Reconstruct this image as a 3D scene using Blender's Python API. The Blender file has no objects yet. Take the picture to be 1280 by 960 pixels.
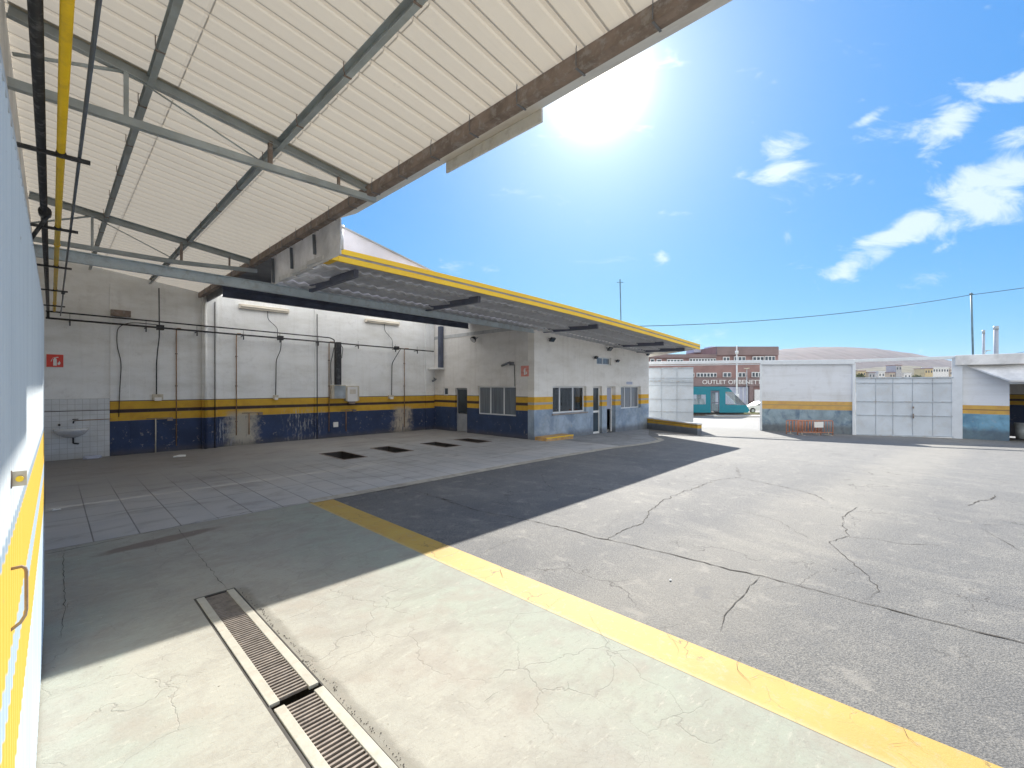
import bpy, bmesh, math, random
from mathutils import Vector, Matrix
random.seed(7)
R = math.radians
scene = bpy.context.scene
C = scene.collection

# ------------------------------------------------------------------ survey helper
# camera 2 m above the yard; +Y runs along the left wall, +X along the back wall
F, CX, HY, H = 557.7, 640.0, 483.0, 2.0
_a = math.atan2(576, 557.7)
VX, VY = math.sin(_a), math.cos(_a); RX, RY = VY, -VX
V2 = Vector((VX, VY, 0)); R2 = Vector((RX, RY, 0))
def ray(px, py):
    u = (px-CX)/F; w = (HY-py)/F
    return VX+u*RX, VY+u*RY, w
def G(px, py, z=0.0):
    x, y, w = ray(px, py); d = (z-H)/w
    return Vector((x*d, y*d, z))
def onx(px, py, X):
    x, y, w = ray(px, py); d = X/x
    return Vector((X, y*d, H+w*d))
def ony(px, py, Y):
    x, y, w = ray(px, py); d = Y/y
    return Vector((x*d, Y, H+w*d))
def ond(px, py, d):
    x, y, w = ray(px, py)
    return Vector((x*d, y*d, H+w*d))

def zg(x):                                   # the yard falls towards the street
    pts = [(-1e4, 0), (12.5, 0), (25, -.25), (29, -.34), (48, -1.36), (1e5, -1.36)]
    for (a, za), (b, zb) in zip(pts, pts[1:]):
        if x <= b: return za+(zb-za)*(x-a)/(b-a)
    return zb

# ------------------------------------------------------------------ node helper
class NT:
    def __init__(s, tree): s.t = tree; s.n = tree.nodes; s.l = tree.links
    def new(s, typ, **kw):
        n = s.n.new(typ)
        for k, v in kw.items(): setattr(n, k, v)
        return n
    def put(s, sock, v):
        if isinstance(v, bpy.types.NodeSocket): s.l.new(v, sock)
        elif v is not None:
            if isinstance(v, (tuple, list, Vector)) and len(v) == 3 and sock.type == 'RGBA': v = (*v, 1)
            sock.default_value = v
    def math(s, op, a, b=None, c=None, clamp=False):
        n = s.new('ShaderNodeMath', operation=op, use_clamp=clamp)
        s.put(n.inputs[0], a); s.put(n.inputs[1], b); s.put(n.inputs[2], c)
        return n.outputs[0]
    def mix(s, f, a, b, mode='MIX'):
        n = s.new('ShaderNodeMix', data_type='RGBA', blend_type=mode)
        s.put(n.inputs[0], f); s.put(n.inputs[6], a); s.put(n.inputs[7], b)
        return n.outputs[2]
    def noise(s, vec, scale, detail=4, rough=.55, dist=0.0):
        n = s.new('ShaderNodeTexNoise'); s.put(n.inputs['Vector'], vec)
        n.inputs['Scale'].default_value = scale; n.inputs['Detail'].default_value = detail
        n.inputs['Roughness'].default_value = rough; n.inputs['Distortion'].default_value = dist
        return n.outputs['Fac']
    def vor(s, vec, scale, feature='F1', out='Distance'):
        n = s.new('ShaderNodeTexVoronoi', feature=feature); s.put(n.inputs['Vector'], vec)
        n.inputs['Scale'].default_value = scale
        return n.outputs[out]
    def ramp(s, v, a, b, lo=0.0, hi=1.0, smooth=True):
        n = s.new('ShaderNodeMapRange', interpolation_type='SMOOTHSTEP' if smooth else 'LINEAR')
        s.put(n.inputs[0], v); n.inputs[1].default_value = a; n.inputs[2].default_value = b
        n.inputs[3].default_value = lo; n.inputs[4].default_value = hi
        return n.outputs[0]
    def mapping(s, vec, loc=(0,0,0), rot=(0,0,0), scale=(1,1,1), typ='POINT'):
        n = s.new('ShaderNodeMapping', vector_type=typ); s.put(n.inputs['Vector'], vec)
        n.inputs['Location'].default_value = loc; n.inputs['Rotation'].default_value = rot; n.inputs['Scale'].default_value = scale
        return n.outputs[0]
    def pos(s): return s.new('ShaderNodeNewGeometry').outputs['Position']
    def obj(s): return s.new('ShaderNodeTexCoord').outputs['Object']
    def xyz(s, v):
        n = s.new('ShaderNodeSeparateXYZ'); s.put(n.inputs[0], v); return n.outputs
    def comb(s, x, y, z):
        n = s.new('ShaderNodeCombineXYZ'); s.put(n.inputs[0], x); s.put(n.inputs[1], y); s.put(n.inputs[2], z); return n.outputs[0]
    def band(s, v, a, b, e=.006):      # 1 between a and b
        return s.math('MULTIPLY', s.ramp(v, a-e, a+e), s.ramp(v, b-e, b+e, 1, 0))
    def bump(s, h, strength=.3, dist=.01):
        n = s.new('ShaderNodeBump'); n.inputs['Strength'].default_value = strength; n.inputs['Distance'].default_value = dist
        s.put(n.inputs['Height'], h); return n.outputs[0]

def newmat(name):
    m = bpy.data.materials.new(name); m.use_nodes = True
    t = NT(m.node_tree); b = m.node_tree.nodes['Principled BSDF']
    return m, t, b

def simple(name, col, rough=.6, metal=0.0, var=.18, scale=3.0, dirt=None, dirt_amt=.5, bump=.15, bscale=40):
    m, t, b = newmat(name)
    p = t.obj()
    n = t.noise(p, scale, 5, .6)
    c = t.mix(t.ramp(n, .3, .7), [x*(1-var) for x in col], [min(1, x*(1+var)) for x in col])
    if dirt:
        d = t.math('MULTIPLY', t.ramp(t.noise(p, scale*2.3, 7, .7), .49, .64), dirt_amt)
        c = t.mix(d, c, dirt)
    t.put(b.inputs['Base Color'], c)
    b.inputs['Roughness'].default_value = rough; b.inputs['Metallic'].default_value = metal
    if bump: t.put(b.inputs['Normal'], t.bump(t.noise(p, bscale, 4), bump, .004))
    return m

def painted_wall(name, white, blue, mid, yellow=(.70, .42, .035), axis='x', z0=1.12, z1=1.31, z2=1.40, z3=1.60, peel=(), tile=False,
                 mott=.0, streak=.13, slope=0.0, top=True):
    m, t, b = newmat(name)
    p = t.pos(); o = t.xyz(p); u = o[0] if axis == 'x' else o[1]
    z = t.math('ADD', o[2], t.math('MULTIPLY', t.math('ADD', t.noise(p, 1.1, 3), -.5), .012))
    if slope: z = t.math('ADD', z, t.math('MULTIPLY', o[0], slope))
    # white render: stains, horizontal trowel ghosts, vertical run marks
    hz = t.noise(t.comb(t.math('MULTIPLY', u, .9), 0.3, t.math('MULTIPLY', o[2], 2.6)), 1.0, 7, .62)
    vt = t.noise(t.comb(t.math('MULTIPLY', u, 6.0), 0.1, t.math('MULTIPLY', o[2], .45)), 1.0, 6, .6)
    wc = t.mix(t.ramp(hz, .35, .8), [min(.92, c*1.04) for c in white], [white[0]*.86, white[1]*.85, white[2]*.82])
    wc = t.mix(t.math('MULTIPLY', t.ramp(vt, .50, .70), streak), wc, (white[0]*.55, white[1]*.50, white[2]*.43))
    sm = t.ramp(t.noise(p, 2.3, 8, .72, .6), .54, .68)
    wc = t.mix(t.math('MULTIPLY', sm, .17), wc, (white[0]*.45, white[1]*.43, white[2]*.42))
    bn = t.noise(p, 1.6, 7, .65)
    bc = t.mix(t.ramp(bn, .3, .72), [c*.78 for c in blue], [c*1.2 for c in blue])
    if mott:
        bc = t.mix(t.math('MULTIPLY', t.ramp(t.noise(p, 1.25, 6, .7, .8), .45, .62), mott), bc, (blue[0]*.35, blue[1]*.45, blue[2]*.6))
        bc = t.mix(t.math('MULTIPLY', t.ramp(t.noise(p, 3.1, 7, .75, .3), .56, .68), mott*.7), bc, (.45, .52, .60))
    yc = t.mix(t.ramp(t.noise(p, 4, 6), .35, .75), yellow, [yellow[0]*.85, yellow[1]*.78, yellow[2]*1.0])
    isy = t.math('MAXIMUM', t.band(z, z0, z1), t.band(z, z2, z3))
    c = t.mix(t.ramp(z, z0-.006, z0+.006), bc, wc)
    c = t.mix(t.band(z, z1-.004, z2+.004), c, mid)
    c = t.mix(isy, c, yc)
    if top: c = t.mix(t.band(z, z3, z3+.022, .004), c, mid)
    # chips of old plaster showing
    chip = t.ramp(t.noise(p, 7.0, 9, .78), .60, .63)
    low = t.ramp(o[2], .0, 1.6, 1, .15)
    c = t.mix(t.math('MULTIPLY', t.math('MULTIPLY', chip, low), .8), c, (.42, .39, .34))
    for (a, e, top_z, dens, colr) in peel:                # washed-out patches
        edge = t.math('ADD', u, t.math('MULTIPLY', t.math('ADD', t.noise(p, 4, 7, .75), -.5), 1.1))
        mk = t.math('MULTIPLY', t.band(edge, a, e, .22), t.ramp(o[2], top_z-.15, top_z+.1, 1, 0))
        st = t.noise(t.comb(t.math('MULTIPLY', u, 22), .2, t.math('MULTIPLY', o[2], 2.6)), 1.0, 8, .75)
        mk = t.math('MULTIPLY', mk, t.ramp(st, .62-dens*.3, .72-dens*.3))
        c = t.mix(mk, c, colr)
    # scuffed dirty foot
    foot = t.math('MULTIPLY', t.ramp(t.math('ADD', o[2], t.math('MULTIPLY', t.noise(p, 3, 5), .25)), .12, .38, 1, 0), .6)
    c = t.mix(foot, c, (.10, .09, .085))
    t.put(b.inputs['Base Color'], c); b.inputs['Roughness'].default_value = .72
    h = t.math('ADD', t.noise(p, 9, 6, .6), t.math('MULTIPLY', t.noise(p, 60, 3), .4))
    t.put(b.inputs['Normal'], t.bump(h, .35, .012))
    return m

# ------------------------------------------------------------------ mesh helper
class MB:
    def __init__(s): s.v = []; s.f = []; s.sm = set(); s.mi = {}
    def face(s, pts, smooth=False, mi=0):
        i = len(s.v); s.v += [tuple(p) for p in pts]; s.f.append(tuple(range(i, i+len(pts))))
        if smooth: s.sm.add(len(s.f)-1)
        if mi: s.mi[len(s.f)-1] = mi
        return s
    def hexa(s, p, mi=0):      # 8 points: bottom ring 0-3, top ring 4-7
        i = len(s.v); s.v += [tuple(q) for q in p]
        for q in ((3,2,1,0), (4,5,6,7), (0,1,5,4), (1,2,6,5), (2,3,7,6), (3,0,4,7)):
            s.f.append(tuple(i+k for k in q))
            if mi: s.mi[len(s.f)-1] = mi
        return s
    def box(s, x0, x1, y0, y1, z0, z1, mi=0):
        return s.hexa([(x0,y0,z0),(x1,y0,z0),(x1,y1,z0),(x0,y1,z0),(x0,y0,z1),(x1,y0,z1),(x1,y1,z1),(x0,y1,z1)], mi)
    def bar(s, a, b, w, h, up=(0,0,1), mi=0):
        a = Vector(a); b = Vector(b); d = (b-a).normalized(); up = Vector(up)
        sd = d.cross(up)
        if sd.length < 1e-4: sd = d.cross(Vector((1,0,0)))
        sd.normalize(); u = sd.cross(d).normalized(); sd *= w/2; u *= h/2
        return s.hexa([a-sd-u, b-sd-u, b+sd-u, a+sd-u, a-sd+u, b-sd+u, b+sd+u, a+sd+u], mi)
    def ibeam(s, a, b, w, h, tk=.012, up=(0,0,1)):
        a = Vector(a); b = Vector(b); d = (b-a).normalized(); u = Vector(up); sd = d.cross(u).normalized(); u = sd.cross(d).normalized()
        for k in (-1, 1): s.bar(a+u*k*(h/2-tk/2), b+u*k*(h/2-tk/2), w, tk, u)
        return s.bar(a, b, tk, h-2*tk-.002, u)
    def cbeam(s, a, b, w, h, tk=.006, side=1, up=(0,0,1)):
        a = Vector(a); b = Vector(b); d = (b-a).normalized(); u = Vector(up); sd = d.cross(u).normalized()*side; u = sd.cross(d).normalized()*side
        for k in (-1, 1):
            s.bar(a+u*k*(h/2-tk/2), b+u*k*(h/2-tk/2), w, tk, u)
        s.bar(a-sd*(w/2-tk/2), b-sd*(w/2-tk/2), tk, h-2*tk-.001, u)
        return s
    def tube(s, pts, r, n=10, cap=True):
        pts = [Vector(p) for p in pts]; rings = []
        up = Vector((0,0,1)); rr = r if isinstance(r, (list, tuple)) else [r]*len(pts)
        prev = None
        for k, p in enumerate(pts):
            d = (pts[min(k+1, len(pts)-1)]-pts[max(k-1, 0)]).normalized()
            if prev is None:
                a = d.cross(up)
                if a.length < .05: a = d.cross(Vector((1,0,0)))
                a.normalize()
            else:
                a = (prev-d*prev.dot(d)).normalized()
            prev = a; b2 = d.cross(a)
            i = len(s.v)
            for j in range(n):
                t = 2*math.pi*j/n; s.v.append(tuple(p+a*math.cos(t)*rr[k]+b2*math.sin(t)*rr[k]))
            rings.append(i)
        for i, j in zip(rings, rings[1:]):
            for k in range(n):
                s.f.append((i+k, i+(k+1)%n, j+(k+1)%n, j+k)); s.sm.add(len(s.f)-1)
        if cap:
            s.f.append(tuple(rings[0]+k for k in reversed(range(n)))); s.f.append(tuple(rings[-1]+k for k in range(n)))
        return s
    def prism(s, poly, off, mi=0):      # poly: list of 3D points, extruded by vector
        off = Vector(off); p = [Vector(q) for q in poly]; n = len(p); i = len(s.v)
        s.v += [tuple(q) for q in p]+[tuple(q+off) for q in p]
        s.f.append(tuple(i+k for k in reversed(range(n)))); 
        if mi: s.mi[len(s.f)-1] = mi
        s.f.append(tuple(i+n+k for k in range(n)))
        if mi: s.mi[len(s.f)-1] = mi
        for k in range(n):
            s.f.append((i+k, i+(k+1)%n, i+n+(k+1)%n, i+n+k))
            if mi: s.mi[len(s.f)-1] = mi
        return s
    def wall(s, o, ud, nd, U, Z0, Z1, T, holes=()):
        """wall from o along ud length U, heights Z0..Z1, thickness T along nd; holes (u0,u1,z0,z1)"""
        o = Vector(o); ud = Vector(ud).normalized(); nd = Vector(nd).normalized()
        us = sorted({0, U, *[h[0] for h in holes], *[h[1] for h in holes]}); zs = sorted({Z0, Z1, *[max(Z0,h[2]) for h in holes], *[h[3] for h in holes]})
        ish = lambda a, b: any(h[0]-1e-5 <= a <= h[1]+1e-5 and h[2]-1e-5 <= b <= h[3]+1e-5 for h in holes)
        P = lambda u, z, k: tuple(o+ud*u+nd*(T*k)+Vector((0,0,z)))
        ok = {}
        for i in range(len(us)-1):
            for j in range(len(zs)-1):
                ok[i, j] = not ish((us[i]+us[i+1])/2, (zs[j]+zs[j+1])/2)
        g = lambda i, j: ok.get((i, j), False)
        for (i, j), v in ok.items():
            if not v: continue
            a, b, c, d = us[i], us[i+1], zs[j], zs[j+1]
            s.face([P(a,c,0), P(b,c,0), P(b,d,0), P(a,d,0)]); s.face([P(b,c,1), P(a,c,1), P(a,d,1), P(b,d,1)])
            if not g(i-1, j): s.face([P(a,c,1), P(a,c,0), P(a,d,0), P(a,d,1)])
            if not g(i+1, j): s.face([P(b,c,0), P(b,c,1), P(b,d,1), P(b,d,0)])
            if not g(i, j-1): s.face([P(a,c,1), P(b,c,1), P(b,c,0), P(a,c,0)])
            if not g(i, j+1): s.face([P(a,d,0), P(b,d,0), P(b,d,1), P(a,d,1)])
        return s
    def build(s, name, mat, parent=None, bevel=0, merge=False):
        me = bpy.data.meshes.new(name); me.from_pydata(s.v, [], s.f)
        mats = mat if isinstance(mat, (list, tuple)) else [mat]
        for m in mats: me.materials.append(m)
        for i in s.sm: me.polygons[i].use_smooth = True
        for i, k in s.mi.items(): me.polygons[i].material_index = k
        bm = bmesh.new(); bm.from_mesh(me)
        if merge: bmesh.ops.remove_doubles(bm, verts=bm.verts, dist=1e-4)
        bmesh.ops.recalc_face_normals(bm, faces=bm.faces)
        bm.to_mesh(me); bm.free()
        o = bpy.data.objects.new(name, me); C.objects.link(o)
        if parent:
            o.parent = parent
            bw = BASE.get(root_of(parent).name)
            if bw is not None: o.matrix_parent_inverse = Matrix.Translation(-bw)
        if bevel:
            md = o.modifiers.new('bevel', 'BEVEL'); md.width = bevel; md.segments = 2; md.limit_method = 'ANGLE'
        return o
BASE = {}
def root_of(o):
    while o.parent: o = o.parent
    return o
def tag(o, label=None, cat=None, group=None, kind=None):
    if label: o['label'] = label
    if cat: o['category'] = cat
    if group: o['group'] = group
    if kind: o['kind'] = kind
    return o
def thing(name, label, cat, loc=(0,0,0), group=None):
    o = bpy.data.objects.new(name, None); C.objects.link(o); o.location = loc; o.empty_display_size = .2
    BASE[o.name] = Vector(loc)
    return tag(o, label, cat, group)
_old_build = MB.build
def _b(s, name, mat, parent=None, bevel=0, merge=False):
    o = _old_build(s, name, mat, None, bevel, merge)
    if parent is not None:
        o.parent = parent
        if parent.type == 'EMPTY' and parent.name in BASE:      # geometry is authored in world space
            o.matrix_parent_inverse = Matrix.Translation(-BASE[parent.name])
    return o
MB.build = _b
def copy_tree(o, parent=None):
    c = o.copy(); C.objects.link(c)
    if parent: c.parent = parent; c.matrix_parent_inverse = o.matrix_parent_inverse.copy()
    for ch in list(o.children): copy_tree(ch, c)
    return c

# ------------------------------------------------------------------ materials
M = {}
M['wall_in'] = painted_wall('interior_wall_paint', (.86, .865, .86), (.028, .050, .125), (.045, .028, .03), z0=1.0, z1=1.23, z2=1.335, z3=1.565,
    peel=((4.15, 4.95, 1.15, .95, (.50, .46, .38)), (5.9, 7.35, 1.2, .30, (.42, .42, .42)), (10.4, 11.2, 1.1, .85, (.48, .42, .34)), (3.75, 4.3, .95, .35, (.40, .42, .46))))
M['wall_side'] = painted_wall('side_wall_paint', (.80, .77, .73), (.030, .055, .13), (.05, .03, .03), axis='y', z0=1.08, z1=1.27, z2=1.38, z3=1.59)
M['wall_front'] = painted_wall('front_wall_paint', (.89, .85, .79), (.36, .44, .53), (.42, .41, .39), yellow=(.82, .47, .04), z0=1.12, z1=1.31, z2=1.395, z3=1.60, mott=.45, streak=.12, top=False)
M['wall_bound'] = painted_wall('boundary_wall_paint', (.74, .77, .82), (.28, .37, .43), (.46, .32, .14), yellow=(.66, .42, .12), z0=.86, z1=1.05, z2=1.10, z3=1.27, mott=.8, streak=.2, top=False)
M['low_wall'] = painted_wall('low_wall_paint', (.8, .78, .72), (.20, .26, .34), (.30, .20, .06), z0=.13, z1=.24, z2=.28, z3=.37, streak=.2, top=False)
M['white_plaster'] = simple('white_plaster', (.80, .79, .77), .75, dirt=(.52, .49, .45), dirt_amt=.25, scale=1.2, bscale=12)
def m_sheet():
    m, t, b = newmat('cream_fibre_cement'); p = t.pos(); o = t.xyz(p)
    n = t.noise(p, .8, 6, .6); c = t.mix(t.ramp(n, .3, .7), (.56, .505, .41), (.48, .43, .35))
    cell = t.math('ADD', t.math('MULTIPLY', t.math('FLOOR', t.math('DIVIDE', o[1], .98)), 3.7), t.math('FLOOR', t.math('DIVIDE', t.math('SUBTRACT', o[0], 1.0), 1.2)))
    wn = t.new('ShaderNodeTexWhiteNoise', noise_dimensions='1D'); t.put(wn.inputs['W'], cell)
    c = t.mix(t.math('MULTIPLY', wn.outputs[0], .30), c, (.40, .345, .27))
    st = t.noise(t.comb(t.math('MULTIPLY', o[0], .8), t.math('MULTIPLY', o[1], 9), 0), 1, 7, .65)
    c = t.mix(t.math('MULTIPLY', t.ramp(st, .5, .75), .35), c, (.38, .33, .26))
    c = t.mix(t.math('MULTIPLY', t.ramp(t.noise(p, 2.6, 8, .7), .60, .72), .45), c, (.30, .25, .19))
    lap = t.math('MAXIMUM', t.band(o[0], .96, 1.0, .008), t.band(o[0], 2.17, 2.2, .008)); c = t.mix(t.math('MULTIPLY', lap, .4), c, (.25, .21, .17))
    t.put(b.inputs['Base Color'], c); b.inputs['Roughness'].default_value = .85
    t.put(b.inputs['Normal'], t.bump(t.noise(p, 70, 4), .2, .003)); return m
M['cream_sheet'] = m_sheet()
def translucent(m, f, col):  # roof and ceiling sheets pass sunlight, added to lift the shade below
    t = NT(m.node_tree); out = m.node_tree.nodes['Material Output']; b = m.node_tree.nodes['Principled BSDF']
    tl = t.new('ShaderNodeBsdfTranslucent'); tl.inputs[0].default_value = (*col, 1); mx = t.new('ShaderNodeMixShader'); mx.inputs[0].default_value = f
    t.l.new(b.outputs[0], mx.inputs[1]); t.l.new(tl.outputs[0], mx.inputs[2]); t.l.new(mx.outputs[0], out.inputs[0])
translucent(M['cream_sheet'], .16, (.86, .79, .68))
M['ceiling'] = simple('white_ceiling_sheet', (.7, .7, .68), .7)
translucent(M['ceiling'], .7, (.95, .92, .86))
M['infill'] = simple('infill_sheet', (.84, .83, .82), .7, dirt=(.6, .57, .53), dirt_amt=.3, scale=1.5)
translucent(M['infill'], .10, (.95, .93, .95))
M['gable'] = simple('gable_sheet', (.74, .72, .74), .7, dirt=(.5, .47, .45), dirt_amt=.3, scale=1)
translucent(M['gable'], .40, (.95, .93, .95))
M['steel'] = simple('blue_grey_painted_steel', (.40, .44, .45), .5, var=.18, scale=2, dirt=(.34, .33, .30), dirt_amt=.35)
M['pale_steel'] = simple('pale_blue_steel', (.56, .63, .67), .5, var=.1, dirt=(.38, .38, .36), dirt_amt=.4)
M['steel_dark'] = simple('dark_slate_steel', (.17, .18, .20), .55, var=.2, scale=3, dirt=(.2, .17, .14), dirt_amt=.3)
M['arm'] = simple('slate_arm_paint', (.115, .125, .17), .5, var=.12, scale=2, dirt=(.2, .18, .17), dirt_amt=.3)
M['navy'] = simple('navy_steel', (.085, .10, .15), .5, scale=3)
M['rust'] = simple('rusty_brown_steel', (.24, .185, .155), .75, var=.25, scale=4, dirt=(.36, .34, .32), dirt_amt=.6)
M['gutter'] = simple('cream_gutter_sheet', (.68, .62, .53), .6, var=.07, scale=.8, dirt=(.45, .36, .27), dirt_amt=.3)
M['yellow'] = simple('yellow_gloss_paint', (.92, .60, .015), .4, var=.08, scale=3, dirt=(.55, .33, .05), dirt_amt=.3)
M['yellow_fascia'] = simple('yellow_fascia_paint', (1.0, .60, .03), .5, var=.06, scale=1.2)
M['stripe_grey'] = simple('grey_brown_stripe', (.33, .29, .26), .6)
M['canopy'] = simple('grey_white_canopy_sheet', (.52, .52, .51), .65, var=.12, scale=1.0, dirt=(.30, .29, .28), dirt_amt=.5, bscale=30)
M['canopy_under'] = simple('grey_canopy_sheet', (.50, .50, .50), .65, var=.12, scale=1.0, dirt=(.30, .29, .28), dirt_amt=.5, bscale=30)
translucent(M['canopy_under'], .24, (.9, .9, .92))
M['black'] = simple('black_pipe_paint', (.022, .022, .025), .42, var=.3, scale=6, dirt=(.25, .25, .25), dirt_amt=.25)
M['bluegrey_pipe'] = simple('slate_conduit_metal', (.11, .125, .145), .4, var=.2)
M['rust_pipe'] = simple('rusty_copper_pipe', (.34, .20, .11), .6, var=.3, scale=5)
M['pvc'] = simple('white_pvc', (.74, .73, .70), .4, var=.05, dirt=(.4, .36, .3), dirt_amt=.3)
M['beige'] = simple('beige_plastic', (.60, .54, .43), .5, var=.1, dirt=(.3, .24, .17), dirt_amt=.4)
M['diffuser'] = simple('yellowed_diffuser', (.70, .64, .54), .35, var=.08)
M['red'] = simple('red_sign', (.72, .06, .04), .45, var=.06)
M['sign_white'] = simple('sign_white', (.85, .83, .80), .45, var=.05)
M['faded_red'] = simple('faded_red_sign', (.78, .30, .24), .5, var=.15, scale=9)
M['alu'] = simple('white_window_frame', (.80, .81, .81), .4, var=.05)
M['alu_dark'] = simple('grey_door_frame', (.34, .35, .37), .45, var=.1)
M['ceramic'] = simple('ceramic', (.62, .63, .65), .15, var=.05, dirt=(.3, .27, .24), dirt_amt=.3, bump=0)
M['chrome'] = simple('chrome', (.45, .45, .45), .3, metal=.9, bump=0)
M['drain_frame'] = simple('pale_drain_frame', (.40, .38, .32), .6, var=.08, dirt=(.35, .3, .24), dirt_amt=.5, scale=6)
M['grate'] = simple('rusty_grate_iron', (.24, .205, .175), .6, metal=.1, var=.25, scale=12)
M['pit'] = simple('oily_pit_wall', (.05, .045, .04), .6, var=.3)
M['litter'] = simple('white_litter', (.78, .78, .76), .7)
M['wood_kerb'] = simple('orange_painted_kerb', (.62, .36, .12), .7, var=.2, dirt=(.40, .33, .28), dirt_amt=.6, scale=4)
M['grey_gate'] = simple('pale_blue_gate_paint', (.60, .66, .73), .5, var=.09, scale=.9, dirt=(.48, .46, .43), dirt_amt=.22)
M['gate_frame'] = simple('gate_frame_paint', (.47, .53, .59), .5, var=.1, dirt=(.35, .25, .17), dirt_amt=.5)
M['white_beam'] = simple('white_beam_paint', (.74, .78, .82), .5, var=.05)
M['barrier'] = simple('orange_brown_barrier', (.52, .21, .12), .55, var=.15, dirt=(.5, .42, .36), dirt_amt=.4)
M['white_paint'] = simple('car_white_paint', (.80, .81, .83), .2, var=.02, bump=0)
M['teal'] = simple('teal_tram_paint', (.0, .20, .265), .25, var=.05, bump=0)
M['tyre'] = simple('tyre_rubber', (.03, .03, .03), .8)
M['brick'] = simple('red_brown_cladding', (.30, .185, .17), .8, var=.12, scale=.5)
M['brick2'] = simple('dark_brown_cladding', (.24, .175, .17), .8, var=.1, scale=.5)
M['grey_panel'] = simple('pale_grey_panel', (.42, .45, .56), .6, var=.08, scale=.5)
M['white_trim'] = simple('white_trim', (.75, .76, .76), .6, var=.05)
M['chimney'] = simple('grey_chimney', (.38, .42, .48), .7, var=.08)
M['pole'] = simple('galvanised_pole', (.42, .46, .48), .5, metal=.2)
M['pole_dark'] = simple('dark_mast', (.12, .20, .24), .5)
M['wire'] = simple('cable_rubber', (.07, .11, .14), .6)
M['inside'] = simple('room_paint', (.30, .30, .29), .8)

def glassmat(name, tint, refl=.25, rough=.03):
    m, t, b = newmat(name)
    tr = t.new('ShaderNodeBsdfTransparent'); tr.inputs[0].default_value = (*tint, 1)
    gl = t.new('ShaderNodeBsdfGlossy'); gl.inputs['Roughness'].default_value = rough; gl.inputs[0].default_value = (.9, .95, 1, 1)
    fr = t.new('ShaderNodeFresnel'); fr.inputs[0].default_value = 1.5
    mx = t.new('ShaderNodeMixShader'); t.put(mx.inputs[0], t.math('ADD', fr.outputs[0], refl*.4, clamp=True))
    t.l.new(tr.outputs[0], mx.inputs[1]); t.l.new(gl.outputs[0], mx.inputs[2])
    t.l.new(mx.outputs[0], m.node_tree.nodes['Material Output'].inputs[0])
    return m
M['glass'] = glassmat('window_glass', (.55, .6, .65), .15)
M['glass_tram'] = glassmat('tram_glass', (.85, .9, .92), .35)
M['glass_dark'] = simple('dark_window_glass', (.05, .07, .09), .08, var=.4, scale=.6, bump=0)
def frosted():
    m, t, b = newmat('grey_curtained_glass')
    p = t.pos(); o = t.xyz(p)
    n = t.noise(t.comb(t.math('MULTIPLY', t.math('ADD', o[0], o[1]), 12), 0, t.math('MULTIPLY', o[2], .5)), 1, 4)
    t.put(b.inputs['Base Color'], t.mix(t.ramp(n, .3, .7), (.13, .15, .18), (.22, .25, .28)))
    b.inputs['Roughness'].default_value = .12
    return m
M['curtain'] = frosted()

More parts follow.
